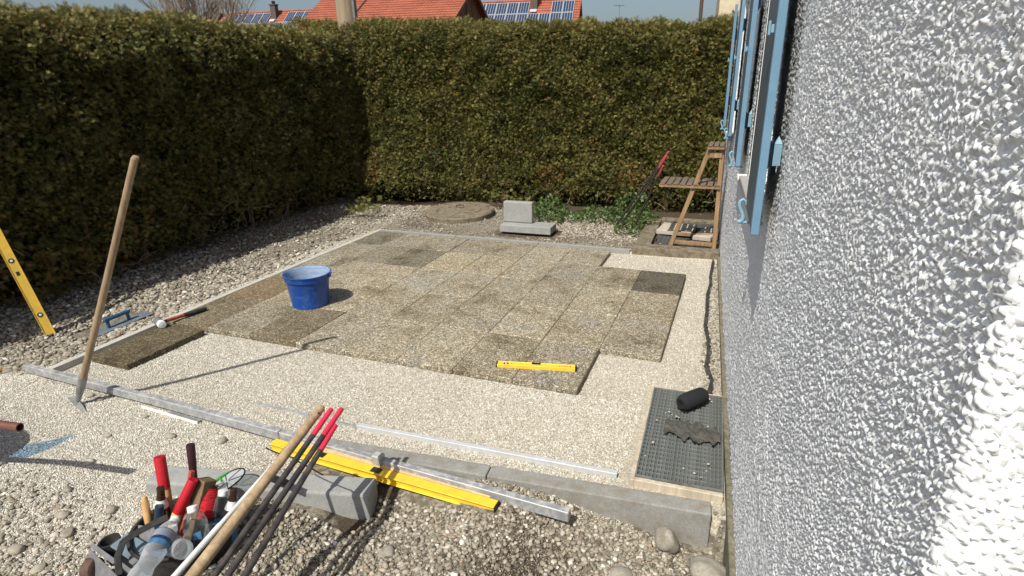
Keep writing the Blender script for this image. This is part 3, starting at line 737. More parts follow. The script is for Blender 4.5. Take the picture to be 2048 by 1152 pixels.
for s0, s1, z0, z1 in WIN:
    m = MB(); t = .06
    wbox(m, s0, s0+t, -.16, -.11, z0, z1); wbox(m, s1-t, s1, -.16, -.11, z0, z1); wbox(m, s0+t, s1-t, -.16, -.11, z0, z0+t); wbox(m, s0+t, s1-t, -.16, -.11, z1-t, z1)
    fr = m.build('window', MT['white'], house, bevel=.004)
    m = MB(); wbox(m, s0+t, s1-t, -.14, -.13, z0+t, z1-t); m.build('pane', MT['glass'], fr)
    m = MB(); wbox(m, s0-.03, s1+.0, -.11, .045, z0-.045, z0-.003); m.build('sill', MT['sill_grey'], fr, bevel=.004, segs=2)
    m = MB(); wbox(m, s1+.002, s1+.06, -.0, .055, z0-.03, z0-.003); m.build('sill_end', MT['sill'], fr, bevel=.003)

def shutter(s0, s1, near_o, far_o, z0, z1, lab):
    th = .026; L = s1-s0; ang = math.atan2(far_o-near_o, L)
    R = Matrix.Rotation(ang, 3, 'Z'); org = Vector((s0, near_o, 0))
    def lb(m, a, b, o0, o1, c, d):
        V = [org+R@Vector((x, y, 0))+Vector((0, 0, z)) for x in (a, b) for y in (o0, o1) for z in (c, d)]
        m.add(V, [(0, 1, 3, 2), (4, 6, 7, 5), (0, 4, 5, 1), (2, 3, 7, 6), (0, 2, 6, 4), (1, 5, 7, 3)])
    m = MB(); lb(m, 0, .045, 0, th, z0, z1); p = m.build('shutter', MT['blue_paint'], house, bevel=.0025, segs=2)
    nb = 4
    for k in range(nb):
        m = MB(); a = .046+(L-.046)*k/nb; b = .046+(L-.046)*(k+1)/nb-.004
        lb(m, a, b, .001, th-.002, z0+.004, z1-.004); m.build('board', MT['shutter_unlit'], p, bevel=.002)
    for zz in (z0+.20, z1-.30):
        m = MB(); lb(m, .16, L-.02, -.020, -.0005, zz, zz+.085); m.build('batten', MT['blue_paint'], p, bevel=.003)
    # hinge block with pointed pin towards the wall
    m = MB(); lb(m, .10, .135, -.045, -.021, z0+.215, z0+.285)
    m.add([org+R@Vector((x, y, 0))+Vector((0, 0, z0+.286)) for x, y in ((.10, -.045), (.135, -.045), (.135, -.021), (.10, -.021))]+[org+R@Vector((.118, -.033, 0))+Vector((0, 0, z0+.31))], [(0, 1, 4), (1, 2, 4), (2, 3, 4), (3, 0, 4)])
    m.build('hinge_block', MT['blue_pale'], p)
    # latch on the face
    zl = z0+.62
    m = MB(); lb(m, .05, .075, th+.0005, th+.010, zl, zl+.025); lb(m, .056, .066, th+.0105, th+.018, zl-.006, zl+.036)
    m.build('latch', MT['blue_pale'], p, bevel=.002)
    # curved shutter dog at the far bottom, arm into the wall
    hs = L*.9
    q = lambda x, y, z: org+R@Vector((x, y, 0))+Vector((0, 0, z))
    ring = [q(hs, th+.006+.028*0, z0-.06)]
    cp = []
    for k in range(9): t = -.9+k*.50; cp.append((.022*math.cos(PI*.5-t)*1.0+.004, .022*math.sin(PI*.5-t)+.020))
    cp = [(x, z) for x, z in [(-.016, .022), (-.012, .036), (.002, .043), (.015, .036), (.018, .022), (.012, .006), (.002, -.010), (-.006, -.024), (-.006, -.038), (.004, -.048), (.018, -.048)]]
    m = MB(); m.tube([q(hs, th+.010+x*.75, z0-.010+z) for x, z in cp], [.005, .006, .007, .007, .0075, .0075, .008, .009, .010, .010, .008], 10)
    m.tube([q(hs, th+.016, z0-.058), q(hs, -near_o+.0, z0-.062)], .0065, 8)
    m.build('shutter_dog', MT['blue_pale'], p, smooth=True)
    return p
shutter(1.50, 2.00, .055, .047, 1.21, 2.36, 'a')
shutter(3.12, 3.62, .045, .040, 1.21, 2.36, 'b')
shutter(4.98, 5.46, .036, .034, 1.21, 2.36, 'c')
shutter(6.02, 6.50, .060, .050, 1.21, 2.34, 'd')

# ------------------------------------------------------------------ membrane strip between bed and plinth
m = MB(); pts = [(3.423, 3.02), (3.418, 2.8), (3.432, 2.5), (3.425, 2.3), (3.437, 2.0), (3.435, 1.6), (3.455, 1.3), (3.478, 1.1), (3.495, .85), (3.505, .62), (3.53, .42), (3.54, .22)]
V = []; F = []
for i, (x, y) in enumerate(pts):
    j = .012*math.sin(i*2.7); h = .016+.012*math.sin(i*1.9)**2
    V += [(x+j-.006, y, -.047), (x+j, y, -.040+h), (x+j+.004, y, -.040+h), (x+j+.03, y, -.047)]
for i in range(len(pts)-1):
    for k in range(3): F.append((i*4+k, i*4+k+1, (i+1)*4+k+1, (i+1)*4+k))
m.add(V, F); o = m.build('membrane_strip', MT['membrane'], smooth=True); tag(o, 'crumpled black membrane edge running along the foot of the house', 'membrane')

# ------------------------------------------------------------------ gratings
def grating(name, loc, rotz, w, l, pitch_x, pitch_y, label, mat, bar_h=.028, cross_t=.0035):
    root = empty(name, loc, (0, 0, rotz), label, 'grating')
    ny = int(l/pitch_y); me0 = None
    for k in range(ny+1):
        y = -l/2+l*k/ny
        if me0 is None:
            m = MB(); m.box((0, 0, 0), (w, .005, bar_h)); o = m.build('bearing_bar', MT[mat], root); me0 = o.data
        else:
            o = bpy.data.objects.new('bearing_bar', me0); COL.objects.link(o); o.parent = root
        o.location = (0, y, 0)
    nx = int(w/pitch_x); m = None; me1 = None
    for k in range(nx+1):
        if me1 is None:
            m = MB(); m.box((0, 0, 0), (.004, l, .012)); o = m.build('cross_bar', MT[mat], root); me1 = o.data
        else:
            o = bpy.data.objects.new('cross_bar', me1); COL.objects.link(o); o.parent = root
        o.location = (-w/2+w*k/nx, 0, bar_h/2-.0065)
    m = MB()
    for sx in (-1, 1): m.box((sx*(w/2+.003), 0, 0), (.005, l+.01, bar_h+.004))
    for sy_ in (-1, 1): m.box((0, sy_*(l/2+.003), 0), (w, .005, bar_h+.004))
    m.build('frame', MT[mat], root)
    return root
grating('near_grating', (3.443, -.245, -.012), .035, .37, .83, .0165, .034, 'steel floor grating beside the house that carries the black speaker', 'galv')
fr = empty('grating_frame', (3.443, -.245, -.03), (0, 0, .035), 'pale wooden frame round the near steel grating', 'frame')
for (cx, cy_, dx, dy) in ((-.202, 0, .022, .90), (.0, -.437, .382, .024), (.0, .437, .382, .024)):
    m = MB(); m.box((cx, cy_, 0), (dx, dy, .05)); m.build('frame_board', MT['frame_wood'], fr, bevel=.002)
m = MB(); m.box((3.443, -.25, -.75), (.5, 1.0, .02)); 
# light shaft walls under the near grating
m = MB(); m.box((3.245, -.245, -.36), (.03, .84, .60)); m.box((3.43, -.70, -.30), (.38, .03, .48)); o = m.build('light_shaft', MT['old_concrete']); tag(o, 'rough concrete shaft wall below the near grating', 'light shaft')

root = empty('concrete_surround', (3.05, 3.72, -.01), (0, 0, .03), 'weathered concrete frame of the far light shaft under the wooden stand', 'surround')
for nm_, (cx, cy_, dx, dy) in {'front_beam': (-.02, -.62, .86, .17), 'side_beam': (-.36, .06, .165, 1.17), 'rear_beam': (.05, .72, .66, .13)}.items():
    m = MB(); m.box((cx, cy_, 0), (dx, dy, .10)); m.build('frame_beam', MT['old_concrete'], root, bevel=.008, segs=2)
grating('far_grating', (3.12, 3.74, .012), .03, .60, 1.12, .033, .04, 'steel bar grating of the far light shaft beneath the wooden stand', 'galv_dark')

def paver(loc, d, rot, lab):
    m = MB(); m.box((0, 0, 0), d); o = m.build('paver', MT['paver'], bevel=.005); o.location = loc; o.rotation_euler = rot; tag(o, lab, 'paver'); return o
paver((2.99, 3.80, .064), (.38, .36, .05), (.02, -.02, -.12), 'square beige paver lying on the far grating behind the front stand leg')
paver((3.33, 3.68, .062), (.20, .38, .05), (.05, -.03, -.30), 'beige paver partly behind the wall side leg of the stand')
for k in range(14):
    x = 2.86+.55*random.random(); y = 3.23+.08*random.random()
    r = random.uniform(.006, .011)
    o = fast_mesh('grit_stone', T1*np.array([r, r*.8, r*.7]), TF1, MT['stone'], np.full(len(T1), .9), smooth=True); o.location = (x, y, .030+r*.5)
    tag(o, 'tiny white stone caught on the far grating', 'pebble', 'tiny stones on the far grating')

# fleece piece and grit on the near grating
rs = np.random.default_rng(4); n1, n2 = 40, 18
uu, vv = np.meshgrid(np.linspace(0, 1, n1), np.linspace(0, 1, n2), indexing='ij')
X = 3.345+.275*uu; Yc = -.235-.03*uu; Wd = .05+.035*np.sin(uu*PI)+.012*np.sin(uu*23)+.008*np.sin(uu*51)
Y = Yc+(vv-.5)*2*Wd*(1+.1*np.sin(uu*37)); Zf = .008+.010*np.abs(np.sin(uu*9+vv*3))+.006*np.abs(np.sin(vv*8+uu*15))
V = np.stack([X, Y, Zf], -1).reshape(-1, 3); i2, j2 = np.meshgrid(np.arange(n1-1), np.arange(n2-1), indexing='ij'); q = (i2*n2+j2).ravel()
o = fast_mesh('fleece_piece', V, np.stack([q, q+n2, q+n2+1, q+1], 1), MT['darkfelt'], smooth=True); tag(o, 'ragged dark fleece scrap lying on the near steel grating', 'fleece')
for (px_, py_) in [(3.335, -.10), (3.352, -.085), (3.37, -.11), (3.392, -.12), (3.405, -.125), (3.36, -.17), (3.30, -.19), (3.31, -.40), (3.47, -.56), (3.52, -.58), (3.55, -.60), (3.57, -.545), (3.585, -.52), (3.575, -.49), (3.555, -.165), (3.29, -.52), (3.545, .12), (3.56, .10), (3.53, .14)]:
    r = random.uniform(.004, .010)
    o = fast_mesh('grit_stone', T1*np.array([r, r*.8, r*.6]), TF1, MT['stone'], np.full(len(T1), random.uniform(.45, .85)), smooth=True); o.location = (px_, py_, .004+r*.5); o.rotation_euler = (0, 0, random.uniform(0, 3))
    tag(o, 'small pale stone lying on the near grating', 'pebble', 'small stones on the near grating')

# speaker: cylinder with rounded ends
root = empty('speaker', (3.462, .015, .052), (0, 0, 0), 'black cylindrical portable speaker lying on the near grating', 'speaker')
d = Vector((.60, .80, .0)).normalized(); L = .185; a = -d*L/2
m = MB(); m.lathe([(0, .028), (.006, .038), (.02, .045), (.09, .047), (.165, .045), (.179, .038), (.185, .028)], a, a+d, 28); m.build('body', MT['fabric'], root, smooth=True)
for s_ in (0, 1):
    e = a if s_ == 0 else a+d*L; dd = -d if s_ == 0 else d
    m = MB(); m.lathe([(0, .0), (.002, .020), (.004, .026), (.002, .030), (-.002, .029)], e, e+dd, 24); m.build('end_radiator', MT['black'], root, smooth=True)
m = MB(); m.box((0, 0, -.046), (.03, .12, .008), Matrix.Rotation(math.atan2(d.y, d.x)-PI/2, 3, 'Z')); m.build('foot', MT['rubber'], root)

# ------------------------------------------------------------------ wooden stand over the far grating
root = empty('plant_stand', (0, 0, 0), (0, 0, 0), 'two tier wooden folding stand with slatted shelves against the house', 'stand')
def beam(name, a, b, w, t, mat, up=(0, 1, 0)):
    m = MB(); m.bar(a, b, w, t, up); return m.build(name, MT[mat], root, bevel=.003)
zg = .03
fA = (2.985, 3.21, zg); fB = (3.42, 3.205, zg); tA = (3.285, 3.24, 1.02); tB = (3.405, 3.235, 1.02)
bA = (2.985, 3.58, zg); bB = (3.42, 3.575, zg); uA = (3.285, 3.50, 1.02); uB = (3.405, 3.495, 1.02)
for a, b in ((fA, tA), (fB, tB), (bA, uA), (bB, uB)): beam('leg', a, b, .042, .022, 'stool_wood')
beam('rung', (3.01, 3.225, .07), (3.40, 3.22, .07), .022, .04, 'stool_wood', (0, 0, 1))
beam('rung', (3.01, 3.575, .07), (3.40, 3.57, .07), .022, .04, 'stool_wood', (0, 0, 1))
beam('top_apron', (3.29, 3.222, .97), (3.41, 3.218, .97), .018, .055, 'stool_wood', (0, 0, 1))
def shelf(x0, x1, y0, y1, z, n):
    for y in (y0, y1):
        m = MB(); m.box(((x0+x1)/2, y, z), (x1-x0, .018, .028)); m.build('shelf_rail', MT['stool_wood'], root, bevel=.002)
    w = (x1-x0)/n
    for k in range(n):
        m = MB(); m.box((x0+w*(k+.5), (y0+y1)/2, z+.021), (w*.80, y1-y0+.03, .012)); m.build('slat', MT['stool_grey'], root, bevel=.002)
shelf(2.83, 3.42, 3.20, 3.60, .655, 9)
shelf(3.265, 3.425, 3.19, 3.54, 1.04, 3)

# black rods with red ends leaning on the stand
for k, (b, t) in enumerate([((2.245, 3.90, -.02), (2.86, 3.60, .95)), ((2.30, 3.92, -.02), (2.845, 3.585, .905)), ((2.47, 3.93, -.02), (2.815, 3.585, .80))]):
    b = Vector(b); t = Vector(t); root2 = empty('leaning_rod', b, (0, 0, 0), ['black red-tipped rod, longest and leftmost of those leaning on the wooden stand', 'black red-tipped rod, middle one of those leaning on the wooden stand', 'black red-tipped rod, steepest of those leaning on the wooden stand'][k], 'rod', 'rods leaning on the wooden stand')
    d = t-b; m = MB(); m.tube([(0, 0, 0), d*.85], .011, 10); m.build('shaft', MT['rod'], root2, smooth=True)
    m = MB(); m.tube([d*.8505, d], [.0125, .0125], 10); m.build('tip', MT['pink_dull'], root2, smooth=True)

# ------------------------------------------------------------------ blue bucket
root = empty('bucket', (.425, .655, .0), (0, 0, .3), 'blue plastic builder bucket standing on the slabs', 'bucket')
m = MB(); m.lathe([(0, .0), (0, .138), (.004, .143), (.215, .166), (.222, .170), (.224, .178), (.262, .182), (.266, .186), (.270, .186), (.270, .178)], (0, 0, .001), (0, 0, 1), 48); m.build('body', MT['bucket'], root, smooth=True)
m = MB(); m.lathe([(.2702, .178), (.262, .172), (.215, .1635), (.02, .138), (.012, .130), (.012, .0)], (0, 0, .001), (0, 0, 1), 48); m.build('inside', MT['bucket_in'], root, smooth=True)
for sx in (-1, 1):
    m = MB(); m.box((sx*.186, 0, .250), (.014, .035, .03)); m.build('ear', MT['bucket'], root, bevel=.003)
m = MB(); m.tube([(.188*math.cos(t), .188*math.sin(t), .250-.006*math.sin(t)) for t in np.linspace(.05, PI-.05, 24)], .0022, 6); m.build('handle', MT['steel'], root, smooth=True)

# small yellow level on the slabs
def spirit_level(root, a, b, w, h, mat, vials, caps=True, face=None):
    a = Vector(a); b = Vector(b); d = (b-a); L = d.length; rot = d.to_track_quat('X', 'Z').to_matrix()
    if face is not None:
        x_ = d.normalized(); y_ = Vector(face); y_ = -(y_-x_*y_.dot(x_)).normalized(); rot = Matrix((x_, y_, x_.cross(y_))).transposed()
    q = lambda x, y, z: a+rot@Vector((x, y, z))
    def bx(m, c, dm): m.box(q(*c), dm, rot)
    m = MB(); bx(m, (L/2, 0, 0), (L, w*.55, h)); bx(m, (L/2, 0, h/2-.002), (L, w, .005)); bx(m, (L/2, 0, -h/2+.002), (L, w, .005)); m.build('profile', MT[mat], root, bevel=.0012)
    if caps:
        for e in (-.003, L+.003):
            m = MB(); bx(m, (e, 0, 0), (.008, w+.002, h+.002)); m.build('end_cap', MT['black'], root, bevel=.0015)
    for (x, kind) in vials:
        if kind == 'top':
            m = MB(); bx(m, (x, 0, h/2+.0012), (.05, w*.7, .004)); m.build('vial', MT['black'], root)
        elif kind == 'print':
            m = MB(); bx(m, (x, -w*.28-.0006, 0), (.03, .0008, h*.3)); m.build('print', MT['black'], root)
        else:
            m = MB(); m.lathe([(0, .0), (0, .018), (.002, .018), (.002, 0)], q(x, w*.28, 0), q(x, w*1.2, 0), 20)
            m.lathe([(0, .0), (0, .018), (.002, .018), (.002, 0)], q(x, -w*.28, 0), q(x, -w*1.2, 0), 20); m.build('vial', MT['black'], root, smooth=True)
            m = MB(); m.lathe([(.0025, 0), (.0025, .009)], q(x, -w*.28, 0), q(x, -w*1.2, 0), 14); m.build('vial_glass', MT['label_white'], root)
root = empty('spirit_level', (0, 0, 0), (0, 0, 0), 'short bright yellow spirit level lying on the front slabs', 'spirit level')
# it lies on its side so that the broad face looks at the camera
A_ = Vector((2.272, .128, .0)); B_ = Vector((2.748, .232, 0)); dd = (B_-A_); L = dd.length; dn = dd.normalized()
rot = Matrix((dn, Vector((-dn.y, dn.x, 0)), Vector((0, 0, 1)))).transposed()
def qq(x, y, z): return A_+rot@Vector((x, y, z))
m = MB(); m.box(qq(L/2, 0, .0125), (L, .040, .015), rot); m.box(qq(L/2, -.021, .0125), (L, .005, .024), rot); m.box(qq(L/2, .021, .0125), (L, .005, .024), rot); m.build('profile', MT['yellow'], root, bevel=.0012)
for e in (-.004, L+.004): m = MB(); m.box(qq(e, 0, .013), (.009, .050, .025), rot); m.build('end_cap', MT['black'], root, bevel=.002)
m = MB(); m.lathe([(0, .0), (0, .017), (.003, .015), (.003, .0)], qq(.055, 0, .020), qq(.055, 0, 1), 24); m.build('vial_ring', MT['black'], root, smooth=True)
m = MB(); m.lathe([(0, 0), (0, .008), (.002, .0)], qq(.055, 0, .0232), qq(.055, 0, 1), 14); m.build('vial', MT['sill'], root, smooth=True)
m = MB(); m.lathe([(0, 0), (0, .005), (.002, .0)], qq(.09, 0, .020), qq(.09, 0, 1), 12); m.build('hole', MT['black'], root)
m = MB(); m.box(qq(L*.5, .015, .0225), (.055, .016, .005), rot); m.build('middle_vial', MT['black'], root)
for k in range(5): m = MB(); m.box(qq(L*.80+.012*k, -.002+.004*(k % 2), .0205), (.007, .012, .0008), rot); m.build('print', MT['old_beam'], root)
m = MB(); m.lathe([(0, 0), (0, .006), (.001, .0)], qq(L-.03, 0, .0202), qq(L-.03, 0, 1), 12); m.build('hole', MT['black'], root)

# tall yellow level leaning at the left edge
root = empty('long_spirit_level', (0, 0, 0), (0, 0, 0), 'long yellow spirit level leaning in at the left picture edge', 'spirit level')
b_ = Vector((-1.155, -.375, -.07)); t_ = b_+(Vector((-1.40, -.395, .74))-b_).normalized()*1.2
spirit_level(root, b_, t_, .026, .066, 'yellow_deep', [(.17, 'v'), (.60, 'v'), (.50, 'print')], face=(.80, -.50, .35))

# ------------------------------------------------------------------ rubber mallet, float, rake
root = empty('mallet', (0, 0, 0), (0, 0, 0), 'white and blue headed mallet with orange and black handle on the slab corner', 'mallet')
ha = Vector((-.395, -.075, .035)); hb = Vector((-.275, -.130, .035)); hd = (hb-ha).normalized()
m = MB(); m.tube([ha, ha+hd*.032], .030, 24); m.build('blue_face', MT['float_plate'], root, smooth=True, bevel=0)
m = MB(); m.tube([ha+hd*.0325, ha+hd*.092], .027, 24); m.build('head', MT['steel'], root, smooth=True)
m = MB(); m.lathe([(0, .030), (.024, .031), (.034, .026), (.037, .0)], ha+hd*.0925, ha+hd, 24); m.build('white_face', MT['white'], root, smooth=True)
hc = ha+hd*.062; he = Vector((-.275, .262, .020)); hh = he-hc
m = MB(); m.tube([hc, hc+hh*.14], .010, 10); m.build('neck', MT['black'], root, smooth=True)
m = MB(); m.tube([hc+hh*.141, hc+hh*.5], .0125, 12); m.build('handle', MT['redbar'], root, smooth=True)
m = MB(); m.tube([hc+hh*.501, hc+hh*.6, hc+hh*.95, he], [.015, .0165, .017, .013], 12); m.build('grip', MT['rubber'], root, smooth=True)

root = empty('plastering_float', (-.80, -.07, -.045), (0, 0, 0), 'flat plastering float with blue bridge handle lying on the gravel', 'float')
fd = Vector((.05, .40, 0)).normalized(); fx = Vector((fd.y, -fd.x, 0)); rf = Matrix((fx, fd, Vector((0, 0, 1)))).transposed()
rf = rf @ Matrix.Rotation(.06, 3, 'X')
m = MB(); m.box((0, 0, .0), (.13, .44, .006), rf); m.build('plate', MT['float_plate'], root, bevel=.001)
for y in (-.095, .06): m = MB(); m.box(rf@Vector((0, y, .034)), (.022, .020, .062), rf); m.build('post', MT['blue_tool'], root, bevel=.003)
m = MB(); m.box(rf@Vector((0, -.0175, .072)), (.032, .20, .028), rf); m.build('grip', MT['blue_tool'], root, bevel=.009, segs=2)

root = empty('rake', (0, 0, 0), (0, 0, 0), 'wooden handled rake standing upright in the chippings at left', 'rake')
rb = Vector((.130, -1.045, .0)); rt = Vector((.845, -.905, 1.372))
n_ = 14; pts = [rb.lerp(rt, k/n_)+Vector((0, 0, 0))+Vector((.012, -.006, 0))*math.sin(PI*k/n_*1.3) for k in range(n_+1)]
m = MB(); m.tube(pts[1:], [.0185-.003*(k/n_) for k in range(1, n_)]+[.0175, ], 16) if False else m.tube(pts[1:], [.0190-.0025*(k/n_) for k in range(1, n_+1)], 16)
m.build('handle', MT['ash_worn'], root, smooth=True)
m = MB(); m.lathe([(0, .0168), (.012, .013), (.015, 0)], rt, rt+(rt-pts[-2]), 16); m.build('handle_end', MT['ash_worn'], root, smooth=True)
m = MB(); m.tube([rb+Vector((0, 0, -.01)), pts[1]*.5+rb*.5, pts[1], pts[1].lerp(pts[2], .5)], [.012, .020, .0225, .0215], 14); m.build('socket', MT['steel'], root, smooth=True)
m = MB(); bl0 = Vector((.005, -1.020, -.028)); bl1 = Vector((.255, -1.095, -.042))
nb_ = 10; V = []; 
for k in range(nb_+1):
    p_ = bl0.lerp(bl1, k/nb_)+Vector((0, 0, .016*math.sin(PI*k/nb_))); w_ = .005+.010*math.sin(PI*k/nb_)
    V += [p_+Vector((.3, 1, .5)).normalized()*w_, p_-Vector((.3, 1, .5)).normalized()*w_, p_-Vector((.3, 1, .5)).normalized()*w_+Vector((0, .0, -.004)), p_+Vector((.3, 1, .5)).normalized()*w_+Vector((0, 0, -.004))]
F = []
for k in range(nb_):
    for j in range(4): F.append((k*4+j, k*4+(j+1) % 4, (k+1)*4+(j+1) % 4, (k+1)*4+j))
F += [(0, 1, 2, 3), (nb_*4+3, nb_*4+2, nb_*4+1, nb_*4)]
m.add(V, F); m.build('blade', MT['steel'], root, smooth=True)
m = MB(); m.tube([rb+Vector((.0, 0, .015)), Vector((.135, -1.05, -.005)), Vector((.13, -1.057, -.022))], [.012, .009, .007], 10); m.build('neck', MT['steel'], root, smooth=True)

# ------------------------------------------------------------------ bars and levels on the kerb
def prof_bar(name, a, b, w, h, mat, label, cat, zt, cap=True):
    a = Vector(a); b = Vector(b); m = MB(); m.bar((a.x, a.y, zt-h/2), (b.x, b.y, b.z+zt-h/2 if len(b) > 2 else zt-h/2), w, h)
    o = m.build(name, MT[mat], bevel=.002); tag(o, label, cat); return o
root = empty('straight_edge', (0, 0, 0), (0, 0, 0), 'longest aluminium straight edge lying from the far left edging to the kerb', 'straight edge')
m = MB(); m.bar((-.57, -.885, .005), (.565, -.912, .004), .035, .05); m.build('profile', MT['alu'], root, bevel=.003)
m = MB(); m.bar((.568, -.912, .005), (1.505, -.951, .003), .037, .052); m.build('profile', MT['alu'], root, bevel=.003)
m = MB(); m.bar((1.508, -.951, .003), (3.055, -1.022, -.004), .035, .05); m.build('profile', MT['alu'], root, bevel=.003)
root = empty('screed_rail', (0, 0, 0), (0, 0, 0), 'thin aluminium screed rail half sunk in the chippings behind the kerb', 'rail')
m = MB(); m.bar((1.10, -.685, -.044), (1.80, -.712, -.040), .022, .016); m.build('rail', MT['alu'], root, bevel=.001)
m = MB(); m.bar((1.803, -.712, -.030), (3.185, -.665, -.026), .026, .030); m.build('rail', MT['rail_metal'], root, bevel=.001)
root = empty('yellow_straight_edge', (0, 0, 0), (0, 0, 0), 'long bright yellow level lying in front of the kerb and metal bar', 'spirit level')
spirit_level(root, (1.515, -1.020, -.010), (2.742, -1.065, -.020), .050, .038, 'yellow', [(.30, 'top'), (.62, 'top')], caps=False)
m = MB(); m.bar((2.7435, -1.065, -.020), (2.749, -1.0652, -.020), .052, .040); m.build('end_cap', MT['black'], root)
m = MB(); m.bar((1.64, -.985, -.004), (2.70, -1.018, -.018), .022, .030); o = m.build('wooden_batten', MT['slat'], bevel=.002); tag(o, 'thin varnished wooden batten between yellow level and metal bar', 'batten')
m = MB(); m.box((0, 0, 0), (.05, .042, .05)); o = m.build('clamp_block', MT['alu'], bevel=.004); o.location = (2.115, -.990, .028); o.rotation_euler = (0, 0, -.03)
tag(o, 'small grey metal block lying on the yellow level and bar', 'block')
# folding rule
root = empty('folding_rule', (0, 0, 0), (0, 0, 0), 'white folding rule partly opened on the chippings by the metal bar', 'folding rule')
zr = float(ground_z(.7, -.955))+.010
m = MB(); m.bar((.512, -.952, zr), (.735, -.962, zr), .006, .016); m.build('segment', MT['white'], root)
for k in range(4): m = MB(); m.bar((.728, -.966+.007*k, zr+.002), (.962, -.977+.007*k, zr), .005, .017); m.build('segment', MT['white' if k in (0,) else 'steel'], root)

# ------------------------------------------------------------------ foreground poles
def pole(name, a, b, r0, r1, mat, label, cat, tipm=None, tipl=0, group=None, hole=False):
    a = Vector(a); b = Vector(b); d = (b-a); L = d.length; d.normalize()
    # extend to the ground
    k = (b.z+.06)/(-d.z) if d.z < 0 else 0; e = b+d*k
    root = empty(name, (e.x, e.y, e.z), (0, 0, 0), label, cat, group)
    q = lambda t: (a+d*t)-e
    LL = (e-a).length
    m = MB(); m.tube([q(tipl+.0005*(tipl > 0)), q(LL*.5), q(LL)], [r0, (r0+r1)/2, r1], 18); m.build('shaft', MT[mat], root, smooth=True)
    if tipm: m = MB(); m.tube([q(0), q(tipl*.5), q(tipl)], [r0*1.02, r0*1.06, r0*1.06], 18); m.build('tip', MT[tipm], root, smooth=True)
    else: m = MB(); m.lathe([(0, r0), (.008, r0*.8), (.011, 0)], q(0), q(-1), 18); m.build('rounded_end', MT[mat], root, smooth=True)
    if hole:
        x = (CAM-a).normalized(); x = (x-d*x.dot(d)).normalized(); m = MB(); m.lathe([(0, 0), (.0, .0045), (.0008, .0)], q(.035)+x*(r0*.99)-d.cross(x)*.0045, q(.035)+x, 10); m.build('hole', MT['dark'], root)
    return root
pole('wooden_pole', (2.09, -1.30, .472), (2.140, -1.98, .315), .0175, .0235, 'ash', 'thick pale wooden tool handle crossing over the concrete block', 'tool handle', hole=True)
pole('fibre_rod', (2.150, -1.250, .452), (2.245, -1.945, .322), .0105, .0125, 'rod', 'dark rod whose pink tip reaches furthest, right of the wooden handle', 'rod', 'pink', .155, 'pink tipped rods over the block')
pole('fibre_rod', (2.115, -1.270, .455), (2.205, -1.950, .322), .0105, .0125, 'rod', 'dark rod with pink tip, nearest to the wooden handle', 'rod', 'pink', .15, 'pink tipped rods over the block')
pole('fibre_rod', (2.172, -1.325, .425), (2.285, -1.95, .30), .0105, .0125, 'rod', 'dark rod with the lowest pink tip, rightmost of the three', 'rod', 'pink', .135, 'pink tipped rods over the block')
root = empty('binding_wire', (0, 0, 0), (0, 0, 0), 'thin black wire tied round the poles above the concrete block', 'wire')
wp = [tuple(at(x_, y_, d_)) for x_, y_, d_ in ((532, 896, 2.42), (552, 905, 2.36), (572, 911, 2.27), (590, 918, 2.27), (604, 928, 2.29), (618, 934, 2.29), (632, 942, 2.33), (646, 950, 2.40))]
m = MB(); m.tube(wp, .0028, 6); m.build('strand', MT['black'], root, smooth=True)
# white tube with black grip under the wooden handle
root = empty('white_rod', (1.98, -1.40, .3), (0, 0, 0), 'slim white tube with black foam grip alongside the wooden handle', 'tube')
a = Vector((1.985, -1.345, .335)); b = Vector((2.03, -1.93, .26)); d = (b-a).normalized(); e = b+d*((b.z+.06)/(-d.z)); r_ = Vector((1.98, -1.40, .3))
m = MB(); m.tube([a-r_, a+d*.11-r_], .0135, 14); m.build('grip', MT['rubber'], root, smooth=True)
m = MB(); m.tube([a+d*.1105-r_, a+d*.45-r_], .0085, 14); m.build('upper_tube', MT['white_tube'], root, smooth=True)
m = MB(); m.tube([a+d*.4505-r_, e-r_], .0105, 14); m.build('lower_tube', MT['white_tube'], root, smooth=True)

# ------------------------------------------------------------------ tool tub and its contents
TB = Vector((1.72, -1.715, -.07))
root = empty('tool_tub', TB, (0, 0, 0), 'black rubber tub crammed with hand tools and bottles at bottom left', 'tub')
m = MB(); m.lathe([(0, 0), (0, .145), (.005, .15), (.19, .175), (.195, .182), (.20, .182), (.20, .172), (.19, .168), (.012, .142), (.012, 0)], (0, 0, 0), (0, 0, 1), 36); m.build('body', MT['rubber'], root, smooth=True)
def stick(name, a, b, parts, label, cat, square=0, group=None):
    """a = top, b = lower end; parts = [(t0,t1,r,mat,partname)] in fractions of the length"""
    a = Vector(a); b = Vector(b); root = empty(name, b, (0, 0, 0), label, cat, group)
    for t0, t1, r, mt, pn in parts:
        p = a.lerp(b, t0)-b; q = a.lerp(b, t1-.002)-b; m = MB()
        if square: m.bar(p, q, r*2, r*2*square); o = m.build(pn, MT[mt], root, bevel=.002)
        else:
            rr = r if isinstance(r, tuple) else (r, r); m.tube([p, p.lerp(q, .03), p.lerp(q, .97), q], [rr[0]*.93, rr[0], rr[1], rr[1]], 18); o = m.build(pn, MT[mt], root, smooth=True)
    return root
stick('pick_handle', (1.600, -1.655, .365), (1.66, -1.73, -.05), [(0, .30, (.021, .021), 'red', 'sleeve'), (.30, 1, (.0205, .018), 'yellow_wood', 'shaft')], 'upright wooden handle with red sleeve, leftmost of the tall tools', 'tool handle')
stick('pick_handle', (1.742, -1.645, .29), (1.63, -1.78, .0), [(0, .42, (.0185, .020), 'red', 'sleeve'), (.42, 1, (.020, .0165), 'yellow_wood', 'shaft')], 'slanting wooden handle with red sleeve in the middle of the tub', 'tool handle')
